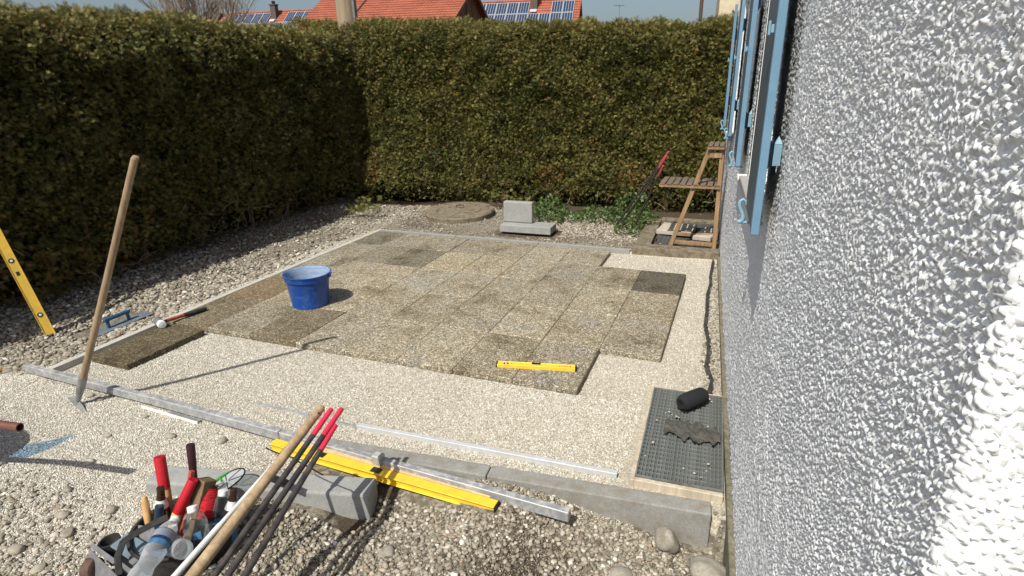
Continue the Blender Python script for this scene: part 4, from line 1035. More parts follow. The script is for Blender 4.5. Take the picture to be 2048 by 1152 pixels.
stick('dark_handle', (1.675, -1.575, .385), (1.68, -1.63, -.03), [(0, .25, (.0165, .0145), 'maroon', 'grip'), (.25, 1, .0135, 'maroon', 'shaft')], 'dark maroon tool handle, tallest thing in the tub', 'tool handle')
stick('red_bar', (1.725, -1.63, .315), (1.70, -1.74, .0), [(0, 1, .0085, 'redbar', 'bar')], 'worn red square bar standing beside the wooden wedge', 'bar', 1)
stick('wooden_wedge', (1.755, -1.60, .262), (1.735, -1.73, .0), [(0, 1, .025, 'beam_dark', 'block')], 'brown weathered piece of timber between red bar and red string', 'timber', 1.1)
# trowel
root = empty('trowel', (1.60, -1.77, .1), (0, 0, 0), 'small trowel with turned wooden handle and pale blade at the tub edge', 'trowel')
r_ = Vector((1.60, -1.77, .1)); a = Vector((1.603, -1.750, .255)); b = Vector((1.625, -1.775, .135)); d = (b-a).normalized()
m = MB(); m.lathe([(0, 0), (.002, .008), (.02, .012), (.07, .0145), (.11, .012), (.118, .008)], a-r_, a-r_+d, 16); m.build('handle', MT['yellow_wood'], root, smooth=True)
m = MB(); m.tube([a+d*.118-r_, a+d*.135-r_], .008, 12); m.build('ferrule', MT['steel'], root, smooth=True)
m = MB(); c = a+d*.136-r_; sx = Vector((.9, -.3, 0)).normalized(); m.add([c-sx*.012, c+sx*.012, c+d*.09+sx*.03, c+d*.10-sx*.035]+[v+Vector((0, .003, 0)) for v in (c-sx*.012, c+sx*.012, c+d*.09+sx*.03, c+d*.10-sx*.035)], [(0, 1, 2, 3), (7, 6, 5, 4), (0, 4, 5, 1), (1, 5, 6, 2), (2, 6, 7, 3), (3, 7, 4, 0)]); m.build('blade', MT['white'], root)

def bottle(name, a, b, label, kind, group=None):
    """a = mouth, b = bottom centre"""
    a = Vector(a); b = Vector(b); L = (a-b).length; root = empty(name, b, (0, 0, 0), label, 'bottle', group); O = Vector((0, 0, 0)); d = (a-b).normalized()
    if kind == 'beer':
        pr = [(0, 0), (0, .028), (.004, .0325), (.14, .0325), (.17, .026), (.20, .016), (.235, .0135), (.25, .015), (.255, .0135), (.258, .0)]
        pr = [(t*L/.258, r) for t, r in pr]; m = MB(); m.lathe(pr, O, d, 24); m.build('glass', MT['beer'], root, smooth=True)
        m = MB(); m.lathe([(.172*L/.258, .0262), (.205*L/.258, .0165)], O, d, 24); m.build('neck_label', MT['label_white'], root, smooth=True)
        m = MB(); m.lathe([(.04*L/.258, .0331), (.12*L/.258, .0331)], O, d, 24); m.build('label', MT['label_cyan'], root, smooth=True)
    elif kind == 'pet':
        pr = [(0, 0), (.004, .020), (.012, .032), (.05, .035), (.09, .029), (.10, .029), (.13, .036), (.215, .036), (.245, .030), (.27, .018), (.285, .0145), (.29, .0145), (.291, .0)]
        pr = [(t*L/.291, r) for t, r in pr]; m = MB(); m.lathe(pr, O, d, 32); m.build('plastic', MT['pet'], root, smooth=True)
        m = MB(); m.lathe([(.175*L/.291, .0364), (.222*L/.291, .0350)], O, d, 32); m.build('label', MT['label_blue'], root, smooth=True)
        m = MB(); m.lathe([(.155*L/.291, .0364), (.1745*L/.291, .0364)], O, d, 32); m.build('label_band', MT['label_cyan'], root, smooth=True)
        m = MB(); m.lathe([(.268*L/.291, .0155), (.291*L/.291, .0155), (.294*L/.291, 0)], O, d, 20); m.build('cap', MT['white'], root, smooth=True)
    elif kind == 'jar':
        pr = [(0, 0), (0, .035), (.006, .041), (.14, .042), (.17, .034), (.19, .017), (.205, .016)]
        pr = [(t*L/.205, r) for t, r in pr]; m = MB(); m.lathe(pr, O, d, 28); m.build('glass', MT['jar'], root, smooth=True)
        m = MB(); m.lathe([(.185*L/.205, .018), (.205*L/.205, .018), (.208*L/.205, 0)], O, d, 20); m.build('cap', MT['white'], root, smooth=True)
        x = (CAM-b).normalized(); x = (x-d*x.dot(d)).normalized(); y = d.cross(x); c = d*.105*L/.205+x*.0425
        m = MB(); m.add([c-y*.014-d*.012, c+y*.013-d*.016, c+y*.013+d*.014, c-y*.012+d*.012], [(0, 1, 2, 3)]); m.build('tag', MT['label_cyan'], root)
    return root
bottle('beer_bottle', (1.655, -1.715, .285), (1.625, -1.745, .035), 'brown bottle with pale neck label standing left of the slanting handle', 'beer')
bottle('beer_bottle', (1.842, -1.56, .215), (1.825, -1.635, -.025), 'brown bottle with white neck label right of the string spool', 'beer')
bottle('water_bottle', (1.800, -1.575, .205), (1.785, -1.66, .0), 'clear bottle with plain white cap behind the string spool', 'jar')
bottle('glass_bottle', (1.797, -1.715, .235), (1.852, -1.765, .045), 'clear bottle with red and white cap in front of the spool', 'jar')
bottle('plastic_bottle', (1.795, -1.785, .235), (1.895, -2.045, .20), 'empty plastic bottle with dark blue label lying on top of the tools', 'pet')
bottle('plastic_bottle', (1.725, -1.80, .12), (1.915, -1.862, .200), 'plastic bottle seen bottom first beside the lying bottle', 'pet')
stick('blue_grip_tool', (1.665, -1.745, .225), (1.645, -1.775, .02), [(0, .55, (.015, .019), 'dark_teal', 'grip'), (.55, 1, .008, 'steel', 'shank')], 'dark blue gripped hand tool before the left brown bottle', 'hand tool')
# spool of red string
root = empty('string_spool', (1.757, -1.630, .170), (-.55, -.2, 0), 'spool of red mason string inside the tub', 'string spool')
m = MB(); m.lathe([(0, 0), (0, .043), (.003, .043), (.003, 0)], (0, 0, .062), (0, 0, 1), 28); m.build('top_flange', MT['black'], root, smooth=True)
m = MB(); m.lathe([(0, 0), (0, .043), (.003, .043), (.003, 0)], (0, 0, -.055), (0, 0, 1), 28); m.build('bottom_flange', MT['black'], root, smooth=True)
m = MB(); nr = 260; pts = []
for k in range(nr*6):
    t = k/6/nr; a_ = k*2*PI/12; z = -.048+.104*abs(((t*9) % 2)-1); r = .036+.0035*math.sin(PI*(z+.048)/.104)+.001*math.sin(k*.37)
    pts.append((r*math.cos(a_), r*math.sin(a_), z+.004*math.sin(a_*1.5)))
m.tube(pts, .0016, 4); m.build('string', MT['string'], root, smooth=True)
m = MB(); m.lathe([(-.052, 0), (-.052, .0352), (.058, .0352), (.058, 0)], (0, 0, 0), (0, 0, 1), 20); m.build('core', MT['string'], root, smooth=True)
# round mesh disc with green clip
root = empty('round_sieve', (1.655, -1.385, .125), (0, 0, 0), 'round grey mesh disc with dark rim and green clip on the concrete block', 'sieve')
vdir = (CAM-Vector((1.64, -1.40, .09))).normalized(); mj = (RT*.83+UP*.55); mj = (mj-vdir*mj.dot(vdir)).normalized(); mn = vdir.cross(mj); mn = mn if mn.z > 0 else -mn; nrm = (vdir*.36+mn*.93).normalized()
x = mj; y = nrm.cross(x)
root.location = (1.622, -1.410, .078)
m = MB(); m.tube([x*.082*math.cos(t)+y*.082*math.sin(t) for t in np.linspace(0, 2*PI, 40)], .0035, 8); m.build('rim', MT['black'], root, smooth=True)
m = MB(); m.add([x*.08*math.cos(t)+y*.08*math.sin(t)-nrm*.001 for t in np.linspace(0, 2*PI, 33)[:-1]], [tuple(range(32))]); m.build('mesh', MT['lens'], root)
for k in range(6):
    t = k*PI/3+.4; m = MB(); m.tube([x*.012*math.cos(t)+y*.012*math.sin(t), x*.08*math.cos(t)+y*.08*math.sin(t)], .002, 6); m.build('spoke', MT['black'], root)
up_ = (Vector((0, 0, 1))-nrm*nrm.z).normalized(); lf = nrm.cross(up_)
yy = y if y.dot(UP) > 0 else -y; g = yy*.070-x*.015+nrm*.006; m = MB(); m.tube([g-x*.045-yy*.018, g, g+x*.035], .006, 8); m.tube([g, g-yy*.05], .004, 8); m.build('clip', MT['green'], root, smooth=True)
# black pipe piece on the block
a = Vector((1.775, -1.330, .085)); b = Vector((1.93, -1.38, .125)); root = empty('short_pipe', a, (0, 0, 0), 'short black plastic pipe with open end on the concrete block', 'pipe')
d = (b-a).normalized(); m = MB(); m.lathe([(.0, .013), (.0, .017), (.02, .0175), (.021, .016), (.16, .016), (.16, .0), (.155, 0), (.155, .013), (.0, .013)], Vector((0, 0, 0)), d, 20); m.build('tube', MT['black'], root, smooth=True)

# grey tool tray with roller, strap and cup
root = empty('tool_tray', (1.60, -1.93, .0), (0, 0, 0), 'grey sheet metal tool carrier with side roller and black carrying strap', 'tool carrier')
O = Vector((1.60, -1.93, .0))
def pl(pts, th, name, mat, bevel=0):
    P = [Vector(p)-O for p in pts]; n = (P[1]-P[0]).cross(P[2]-P[0]).normalized()*th; k = len(P); m = MB()
    m.add(P+[p+n for p in P], [tuple(range(k))[::-1], tuple(range(k, 2*k))]+[(i, (i+1) % k, (i+1) % k+k, i+k) for i in range(k)]); return m.build(name, MT[mat], root, bevel=bevel)
pl([(1.455, -1.900, .095), (1.80, -1.99, .095), (1.80, -2.03, -.03), (1.49, -1.955, -.03)], .006, 'side_plate', 'grey_tray', .002)
pl([(1.455, -1.893, .096), (1.62, -1.925, .096), (1.63, -1.912, .101), (1.46, -1.880, .101)], .005, 'lip', 'grey_tray')
pl([(1.49, -1.86, .03), (1.80, -1.95, .03), (1.78, -1.80, .03), (1.52, -1.76, .03)], .006, 'floor', 'grey_tray')
pl([(1.52, -1.862, .085), (1.655, -1.885, .085), (1.675, -1.82, .105), (1.545, -1.80, .105)], .012, 'blue_sheet', 'sheet_blue', .003)
pl([(1.66, -1.895, .085), (1.69, -1.90, .085), (1.735, -1.80, .115), (1.70, -1.795, .115)], .018, 'grey_box', 'grey_tray', .004)
pl([(1.565, -1.80, .07), (1.68, -1.80, .10), (1.68, -1.765, .14), (1.56, -1.765, .12)], .010, 'rear_plate', 'grey_tray', .002)
pl([(1.675, -1.992, .055), (1.775, -2.022, .045), (1.778, -2.028, .0), (1.68, -1.998, .0)], .001, 'paper_label', 'label_white')
m = MB(); a = Vector((1.475, -1.935, .035))-O; m.lathe([(0, 0), (0, .030), (.006, .040), (.04, .040), (.046, .030), (.046, 0)], a, a+Vector((.9, .25, .1)), 28); m.build('roller', MT['rust'], root, smooth=True)
m = MB(); a = Vector((1.462, -1.940, .033))-O; m.tube([a, a+Vector((.018, .005, .002))], .011, 6); m.build('nut', MT['steel'], root)
m = MB(); sp = [Vector(p)-O for p in [(1.672, -1.945, .085), (1.648, -1.92, .135), (1.640, -1.885, .17), (1.665, -1.845, .185), (1.70, -1.80, .20), (1.725, -1.765, .205)]]
for k in range(len(sp)-1): m.bar(sp[k], sp[k+1]+(sp[k+1]-sp[k])*.08, .022, .007, (.8, -.5, .6))
m.build('strap', MT['rubber'], root, bevel=.002)
m = MB(); a = sp[0]+Vector((0, -.012, -.01)); m.tube([a, a+Vector((.004, -.012, .006))], .012, 14); m.build('strap_pivot', MT['steel'], root, smooth=True)
a = Vector((1.50, -1.838, .0)); root = empty('black_cup', a, (.08, -.1, 0), 'black round cup with dusty inside left of the tool strap', 'cup')
m = MB(); m.lathe([(0, 0), (0, .030), (.07, .034), (.088, .038), (.097, .038), (.097, .031), (.09, .029), (.06, .027), (.06, 0)], (0, 0, 0), (0, 0, 1), 28); m.build('body', MT['rubber'], root, smooth=True)
m = MB(); m.lathe([(.061, 0), (.061, .026)], (0, 0, 0), (0, 0, 1), 20); m.build('filling', MT['rust'], root)
a = Vector((1.90, -1.90, .105)); root = empty('grey_pipe', a, (0, 0, 0), 'crumpled grey tube end below the lying plastic bottle', 'pipe')
d = Vector((.35, .55, .32)).normalized(); m = MB(); m.lathe([(-.12, .0), (-.12, .03), (-.04, .026), (.0, .022), (.012, .024), (.014, .022), (.012, .019), (-.05, .02)], (0, 0, 0), d, 20); m.build('tube', MT['grey_tray'], root, smooth=True)

# wheelbarrow at the left edge, only a handle end reaches the picture; unseen body guessed from its shadow on the chippings
root = empty('wheelbarrow', (.1, -2.05, -.05), (0, 0, 0), 'brown tubular handle of a wheelbarrow reaching in at the left edge', 'wheelbarrow')
O = Vector((.1, -2.05, -.05))
def tb(name, pts, r, mat, **k): m = MB(); m.tube([Vector(p)-O for p in pts], r, 14, **k); return m.build(name, MT[mat], root, smooth=True)
m = MB(); a = Vector((.952, -1.742, .41))-O; dirn = (Vector((.62, -1.80, .42))-Vector((.952, -1.742, .41))).normalized()
m.lathe([(0, .0135), (0, .0175), (.35, .0175), (.35, .0135), (0, .0135)], a, a+dirn, 18); m.build('handle', MT['brown_pipe'], root, smooth=True)
e = a+dirn*.351+O; tb('handle_tube', [e, (.40, -1.86, .43), (.1, -1.93, .40), (-.3, -1.98, .2), (-.62, -2.02, .10)], .0175, 'brown_pipe')
tb('second_handle', [(.85, -2.35, .41), (.4, -2.36, .43), (.1, -2.33, .40), (-.3, -2.28, .2), (-.62, -2.22, .10)], .0175, 'brown_pipe')
tb('stand_leg', [(.3, -1.89, .42), (.28, -1.91, .1), (.25, -1.93, -.045)], .014, 'brown_pipe'); tb('stand_leg', [(.3, -2.36, .42), (.28, -2.33, .1), (.25, -2.31, -.045)], .014, 'brown_pipe')
m = MB(); nq = 28
def sup(cx, cy_, rx, ry, z): return [Vector((cx+rx*math.copysign(abs(math.cos(t))**.7, math.cos(t)), cy_+ry*math.copysign(abs(math.sin(t))**.7, math.sin(t)), z))-O for t in np.linspace(0, 2*PI, nq+1)[:-1]]
P = sup(-.16, -2.10, .40, .29, .60)+sup(-.15, -2.10, .26, .19, .42)
m.add(P, [(i, (i+1) % nq, (i+1) % nq+nq, i+nq) for i in range(nq)]+[tuple(range(nq, 2*nq))]); m.build('tray', MT['galv'], root, smooth=True)
bs = empty('blue_sheet', (.30, -1.95, .60), (0, 0, 0), 'translucent blue plastic flap added out of view at the wheelbarrow rim to cast a blue shadow', 'plastic sheet')
m = MB(); m.add([Vector(p)-Vector((.30, -1.95, .60)) for p in ((.16, -2.02, .615), (.30, -2.04, .62), (.345, -1.90, .63), (.335, -1.78, .64), (.27, -1.86, .63), (.20, -1.92, .62))], [(0, 1, 2, 3, 4, 5)]); m.build('film', MT['blue_clear'], bs)  # added film, shaped so that its tinted shadow falls on the chippings
m = MB(); a = Vector((-.62, -2.07, .13))-O; m.lathe([(0, .05), (0, .14), (.02, .175), (.07, .175), (.09, .14), (.09, .05)], a, a+Vector((.0, -1, 0)), 28); m.build('wheel', MT['rubber'], root, smooth=True)
# yellow glove tip at the far left
o = boulder((-.80, -.955, -.03), (.09, .06, .03), 21, 'scrap of bright yellow plastic at the left picture edge', 'yellow'); o.name = 'yellow_scrap'; o['category'] = 'plastic scrap'

# ------------------------------------------------------------------ hedges
def frond_template():
    V = []; F = []
    def leaf(o, d, l, w, up):
        d = Vector(d).normalized(); s = d.cross(Vector(up)).normalized()*w; o = Vector(o); k = len(V)
        V.extend([o, o+d*l*.5+s, o+d*l+Vector((0, 0, -.06*l)), o+d*l*.5-s]); F.extend([(k, k+1, k+3), (k+1, k+2, k+3)])
    leaf((0, 0, 0), (0, 1, -.1), 1.15, .030, (0, 0, 1))
    for i, t in enumerate((.08, .26, .44, .62)):
        for sgn in (-1, 1): leaf((0, t+.07*(sgn > 0), -.03*i), (sgn*.72, .8, -.15+.22*(i % 2)), .62-.10*i, .034, (sgn*.25, .2, 1))
    return np.array([v[:] for v in V]), np.array(F)
FT, FF = frond_template()
def orient(n_out, spread=.75, droop=.25):
    """rotation matrices whose y axis looks roughly outward"""
    n = len(n_out); y = n_out+RNG.normal(0, spread, (n, 3)); y[:, 2] -= droop*RNG.uniform(-.6, 1.4, n); y /= np.linalg.norm(y, axis=1)[:, None]
    z = RNG.normal(size=(n, 3))*.8; z[:, 2] += .8; x = np.cross(y, z); x /= np.linalg.norm(x, axis=1)[:, None]; z = np.cross(x, y)
    return np.stack([x, y, z], -1)
def hedge(name, a, b, thick, top, front_n, label, n_front, n_top, base_gap=.02, seed=0, trunks=10, bulge=lambda u, z: 0*u, topf=None, size=(.05, .10)):
    """hedge whose visible face runs a->b (xy), front_n = outward xy normal"""
    a = np.array(a, float); b = np.array(b, float); L = np.linalg.norm(b-a); d = (b-a)/L; fn = np.array(front_n, float); fn /= np.linalg.norm(fn)
    mid = (a+b)/2; root = empty(name, (mid[0], mid[1], -.03), (0, 0, 0), label, 'hedge')
    off = np.array([mid[0], mid[1], -.03])
    topf = topf or (lambda u: 0*u+top)
    def face(u, z):
        h = np.clip(z/top, 0, 1)
        return .07*vnoise(u, z, 1.6, seed)+.05*vnoise(u, z, 4.3, seed+3)+.05*vnoise(u, z, 9, seed+8)+.02*vnoise(u, z, 21, seed+9)-.16*sst(.88, 1.02, z/topf(u))-.14*sst(.15, .0, h)+bulge(u, z)
    # core: dark shell added behind the foliage to block light
    us = np.linspace(-.3, L+.3, 60); zs = np.linspace(0, 1, 30)
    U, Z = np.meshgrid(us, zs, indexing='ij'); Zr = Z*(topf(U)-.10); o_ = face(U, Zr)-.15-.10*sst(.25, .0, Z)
    XY = a[None, None]+d[None, None]*U[..., None]+fn[None, None]*o_[..., None]
    V = np.concatenate([XY, Zr[..., None]-.03], -1).reshape(-1, 3); nu, nz = U.shape
    i2, j2 = np.meshgrid(np.arange(nu-1), np.arange(nz-1), indexing='ij'); q = (i2*nz+j2).ravel(); F = np.stack([q, q+nz, q+nz+1, q+1], 1)
    # top + back
    Vb = V.copy(); Vb[:, :2] -= fn*(thick-.2); F2 = F[:, ::-1]+len(V)
    t0 = np.arange(nu-1)*nz+nz-1; Ft = np.stack([t0, t0+nz, t0+nz+len(V), t0+len(V)], 1)
    b0_ = np.arange(nu-1)*nz; Fb = np.stack([b0_, b0_+len(V), b0_+nz+len(V), b0_+nz], 1)
    fast_mesh('shade_core', np.concatenate([V, Vb])-off, np.concatenate([F, F2, Ft, Fb]), MT['core'], parent=root, smooth=True)
    # front foliage
    u = RNG.uniform(-.1, L+.1, n_front); z = topf(u)*(base_gap+(1.0-base_gap)*RNG.uniform(0, 1, n_front)**.93)
    keep = RNG.uniform(0, 1, n_front) < np.where(z < .45, .42+.58*sst(.05, .45, z)+.45*vnoise(u, z, 2.4, seed+11), 1); u = u[keep]; z = z[keep]; n = len(u)
    dep = face(u, z)-.13*RNG.uniform(0, 1, n)**1.2+.02
    P = np.stack([a[0]+d[0]*u+fn[0]*dep, a[1]+d[1]*u+fn[1]*dep, z-.03], 1)
    no = np.tile(np.array([fn[0], fn[1], .1]), (n, 1)); S = RNG.uniform(size[0], size[1], n)
    tn = np.clip(RNG.normal(.40, .30, n)+.16*vnoise(u, z, 2.5, seed+5)+.20*sst(.90, 1.0, z/topf(u))+.25*(RNG.uniform(0, 1, n) < .03), 0, .88)
    dry = (RNG.uniform(0, 1, n) < .30*sst(.15, .5, vnoise(u, z, 1.9, seed+6))*sst(1.0, .5, z)+.015+.10*sst(.4, .8, vnoise(u, z, 3.1, seed+4))); tn[dry] = RNG.uniform(.88, .97, int(dry.sum()))
    u2 = RNG.uniform(-.1, L+.1, n_top); w2 = RNG.uniform(-.02, thick, n_top)
    P2 = np.stack([a[0]+d[0]*u2-fn[0]*(w2+.14), a[1]+d[1]*u2-fn[1]*(w2+.14), topf(u2)-.09+.06*vnoise(u2, w2, 5, seed)+.04*vnoise(u2, w2, 14, seed)+RNG.uniform(-.03, .05, n_top)], 1)
    no2 = np.tile(np.array([fn[0]*.3, fn[1]*.3, 1.0]), (n_top, 1))
    tn2 = np.clip(RNG.normal(.60, .2, n_top)+.15*vnoise(u2, w2, 3, 2), 0, 1)
    PP = np.concatenate([P, P2]); RR = np.concatenate([orient(no, .65, .35), orient(no2, .55, 0)]); SS = np.concatenate([S, RNG.uniform(size[0], size[1]*1.15, n_top)])
    scatter('foliage', FT, FF, PP-off, RR, SS, np.concatenate([tn, tn2]), MT['leaf'], parent=root)
    # trunks and bare twigs at the foot
    for k in range(trunks):
        uu = (k+.5)/trunks*L+random.uniform(-.1, .1); p = a+d*uu-fn*random.uniform(.12, .28)
        m = MB(); q0 = Vector((p[0], p[1], -.05))-Vector(off); m.tube([q0, q0+Vector((random.uniform(-.05, .05), random.uniform(-.05, .05), .5)), q0+Vector((random.uniform(-.08, .08), 0, 1.3))], [.03, .022, .012], 8)
        m.build('trunk', MT['twig'], root, smooth=True)
    m = MB()
    for k in range(trunks*16):
        uu = random.uniform(.1, L-.1); p = a+d*uu-fn*random.uniform(-.02, .22); q0 = Vector((p[0], p[1], random.uniform(.0, .45)))-Vector(off); pts = [q0]
        dv = Vector((d[0], d[1], 0))*random.uniform(-1, 1)+Vector((fn[0], fn[1], 0))*random.uniform(-.1, .7)+Vector((0, 0, random.uniform(-.3, .9)))
        for j in range(4): dv = (dv.normalized()+Vector([random.gauss(0, .35) for _ in range(3)])).normalized(); pts.append(pts[-1]+dv*random.uniform(.03, .09))
        m.tube(pts, [.004, .0035, .003, .002, .0012], 4, cap=False)
    o = m.build('dead_twigs', MT['deadtwig'], root); o['kind'] = 'stuff'
    return root
def lt(u): return 2.27+.012*u+.05*vnoise(u, u*0, 1.1, 2)+.02*vnoise(u, 0*u, 5, 2)
hedge('left_hedge', (-1.57, -3.4), (-1.84, 4.9), .9, 2.3, (1, .0325), 'dark clipped thuja hedge along the left side, its face in shade', 140000, 26000, seed=1, trunks=12,
      topf=lt, size=(.028, .062), bulge=lambda u, z: .22*sst(7.0, 8.0, u)*sst(.9, .2, z))
def bt(u): u = u-1.25; return 2.50-.035*u+.04*vnoise(u, u*0, .9, 7)+.025*vnoise(u, 0*u, 4, 5)+.07*sst(4.3, 5.1, u)
hedge('rear_hedge', (-2.85, 4.78), (4.6, 4.90), .9, 2.4, (-.016, -1), 'sunlit clipped thuja hedge across the rear of the terrace', 170000, 32000, seed=5, trunks=10,
      topf=bt, size=(.027, .060), bulge=lambda u, z: .26*sst(2.85, 1.55, u)*sst(1.3, .2, z)+.08*sst(.9, .2, z)*sst(4.45, 3.45, u))

# branches lying / hanging at the foot of the rear hedge
def fronds_at(name, centers, rad, n, mat, label, cat, size=(.04, .08), up=.5):
    P = []
    for c, r in zip(centers, rad): P.append(np.array(c)+RNG.normal(0, 1, (n, 3))*np.array([r, r*.8, r*.35]))
    P = np.concatenate(P); P[:, 2] = np.maximum(P[:, 2], .0); no = RNG.normal(0, 1, P.shape); no[:, 2] = np.abs(no[:, 2])*up; no[:, 1] -= .7; no /= np.linalg.norm(no, axis=1)[:, None]
    V, F = replicate(FT, FF, P, orient(no, .35, .1), RNG.uniform(size[0], size[1], len(P)))
    o = fast_mesh(name, V, F, MT[mat], np.repeat(np.clip(RNG.normal(.55, .15, len(P)), 0, 1), len(FT)), kind=None); tag(o, label, cat); return o
fronds_at('cut_branch', [(-1.28, 3.75, .05), (-1.12, 3.72, .06), (-.98, 3.80, .08), (-1.2, 3.92, .14)], [.07, .07, .06, .08], 60, 'leaf', 'cut green thuja branch lying on the ground at the hedge corner', 'branch')
fronds_at('low_branch', [(.55, 4.45, .22), (.75, 4.42, .17), (.95, 4.4, .14)], [.10, .10, .08], 60, 'leaf', 'low drooping green hedge branch just behind the round lid', 'branch')
fronds_at('dry_branch', [(.33, 4.30, .07), (.48, 4.27, .07)], [.06, .05], 26, 'deadtwig', 'dry orange brown twigs lying on the round lid', 'branch', (.03, .06))

def herbs(name, boxes, n, hmax, label):
    T = np.array([(0, 0, 0), (.5, .5, .06), (0, 1.1, -.05), (-.5, .5, .06)]); TF = np.array([(0, 1, 2), (0, 2, 3)])
    P = []
    for (x0, x1, y0, y1, h, k) in boxes:
        x = RNG.uniform(x0, x1, k); y = RNG.uniform(y0, y1, k); dx = np.abs((x-(x0+x1)/2)/((x1-x0)/2)); dy = np.abs((y-(y0+y1)/2)/((y1-y0)/2))
        z = h*RNG.uniform(.15, 1, k)*(1-.6*dx**3)*(1-.5*dy**3)*(.8+.35*vnoise(x, y, 7, 1)); P.append(np.stack([x, y, z], 1))
    P = np.concatenate(P); nn = len(P); no = np.tile(np.array([-.1, -.7, .5]), (nn, 1))
    V, F = replicate(T, TF, P, orient(no, .6, .1), RNG.uniform(.018, .044, nn))
    o = fast_mesh(name, V, F, MT['ivy'], np.repeat(np.clip(RNG.normal(.5, .22, nn), 0, 1), 4), kind='stuff'); return o
herbs('ground_ivy', [(1.05, 1.55, 4.05, 4.55, .28, 800), (1.68, 2.70, 4.0, 4.6, .20, 1250), (2.15, 2.60, 4.15, 4.6, .50, 620), (1.5, 1.75, 4.0, 4.3, .10, 90), (1.3, 1.6, 3.85, 4.1, .12, 200), (2.3, 2.62, 3.6, 4.0, .12, 260)], 0, 0, '')

# ------------------------------------------------------------------ background beyond the hedge
pp = at(694, 30, 8.6); pole_r = .155
root = empty('utility_pole', (pp.x, pp.y, -.05), (0, 0, 0), 'thick weathered wooden pole rising behind the rear hedge', 'pole')
m = MB(); m.tube([(0.02, 0, 0), (0, 0, 2.6), (-.02, 0, 7.5)], [.16, .148, .13], 22); m.build('shaft', MT['pole_wood'], root, smooth=True)
m = MB(); m.box((.150, -.03, 2.2), (.045, .05, 4.4)); m.build('cable_duct', MT['galv'], root, bevel=.004)
lp = at(1402, 20, 14.5); root = empty('lamp_post', (lp.x, lp.y, -.05), (0, 0, 0), 'thin dark post in front of the sky near the beige building', 'post')
m = MB(); m.tube([(0, 0, 0), (0, 0, 6.2)], .045, 12); m.build('shaft', MT['rust'], root, smooth=True)
# antenna
ap = at(1238, 40, 60); root = empty('antenna', (ap.x, ap.y, 0), (0, 0, .4), 'thin roof antenna mast against the sky above the hedge', 'antenna')
m = MB(); m.tube([(0, 0, 0), (0, 0, at(1238, 9, 60).z)], .035, 8); m.build('mast', MT['steel'], root)
zt = at(1238, 11, 60).z
m = MB(); m.tube([(-.6, 0, zt-.05), (.5, 0, zt-.05)], .03, 6); m.build('boom', MT['steel'], root)
m = MB(); m.tube([(-.35, 0, zt-1.1), (0, 0, zt-1.5)], .05, 6); m.build('dish_arm', MT['steel'], root)
for k in range(5): m = MB(); x = -.5+.22*k; m.tube([(x, -.35, zt-.05), (x, .35, zt-.05)], .02, 6); m.build('element', MT['steel'], root)

def tiled_plane(P00, P10, P01, nu, nv, parent, depth=.05):
    """P00 eave left, P10 eave right, P01 ridge left; wavy pantile courses as real steps"""
    P00, P10, P01 = map(Vector, (P00, P10, P01)); U = P10-P00; Vv = P01-P00; n = U.cross(Vv).normalized()
    if n.z < 0: n = -n
    kx = nu*6; us = np.linspace(0, 1, kx+1); V = []; F = []
    wave = np.abs(np.sin(us*nu*PI))*depth*.8
    for j in range(nv):
        v0, v1 = j/nv, (j+1)/nv+.004
        A = [P00+U*float(u)+Vv*v0+n*(depth+float(w_)) for u, w_ in zip(us, wave)]; B = [P00+U*float(u)+Vv*v1+n*(float(w_)*1.0) for u, w_ in zip(us, wave)]; C_ = [P00+U*float(u)+Vv*v0+n*(float(w_)*.3-.02) for u, w_ in zip(us, wave)]
        o = len(V); V += A+B+C_; k = kx+1
        for i in range(kx): F.append((o+i, o+i+1, o+k+i+1, o+k+i)); F.append((o+2*k+i, o+2*k+i+1, o+i+1, o+i))
    m = MB(); m.add(V, F); o = m.build('roof_tiles', MT['tile'], parent); o['kind'] = 'stuff'; return o

# big red roofed house
D = 42
hx = Vector((RT.x, RT.y, 0)).normalized(); 
E0 = at(560, 85, D+0); E1 = at(884, 88, D-2.5); Rr = at(948, -28, D+2.2); Rl = Rr+(E0-E1)
root = empty('red_roof_house', ((E0.x+E1.x)/2, (E0.y+E1.y)/2, 0), (0, 0, 0), 'house with big orange red tiled roof and dark wooden gable', 'house')
O = Vector(root.location)
# make eave and ridge level
E0.z = E1.z = (E0.z+E1.z)/2; Rl.z = Rr.z
tiled_plane(E0-O, E1-O, Rl-O, 46, 22, root, .05)
F1 = Rr+(Rr-E1); F1.z = E1.z; F0 = Rl+(Rl-E0); F0.z = E0.z
tiled_plane(F1-O, F0-O, Rr-O, 46, 22, root, .05)
inn = (E0-E1).normalized()*.45
def poly(pts, name, mat, par): m = MB(); m.add([Vector(p)-O for p in pts], [tuple(range(len(pts)))]); return m.build(name, MT[mat], par)
g1, g2, g3 = E1+inn, F1+inn, Rr+inn
g1i = g1+(g2-g1)*.03; g2i = g2+(g1-g2)*.03
poly([g1i+Vector((0, 0, -.08)), g2i+Vector((0, 0, -.08)), g3+Vector((0, 0, -.12))], 'gable', 'gable_wood', root)
for k in range(10):
    t = (k+.5)/10; p = g1i.lerp(g2i, t); hgt = (1-abs(2*t-1))*(g3.z-g1.z)
    m = MB(); m.bar(p-O-inn*.06+Vector((0, 0, -.05)), p-O-inn*.06+Vector((0, 0, max(.1, hgt-.25))), .03, .05, (1, 0, 0)); m.build('cover_strip', MT['gable_wood'], root)
m = MB(); m.bar(E1-O-Vector((0, 0, .1)), Rr-O-Vector((0, 0, .1)), .05, .25); m.build('barge_board', MT['gable_wood'], root)
m = MB(); m.bar(F1-O-Vector((0, 0, .1)), Rr-O-Vector((0, 0, .1)), .05, .25); m.build('barge_board', MT['gable_wood'], root)
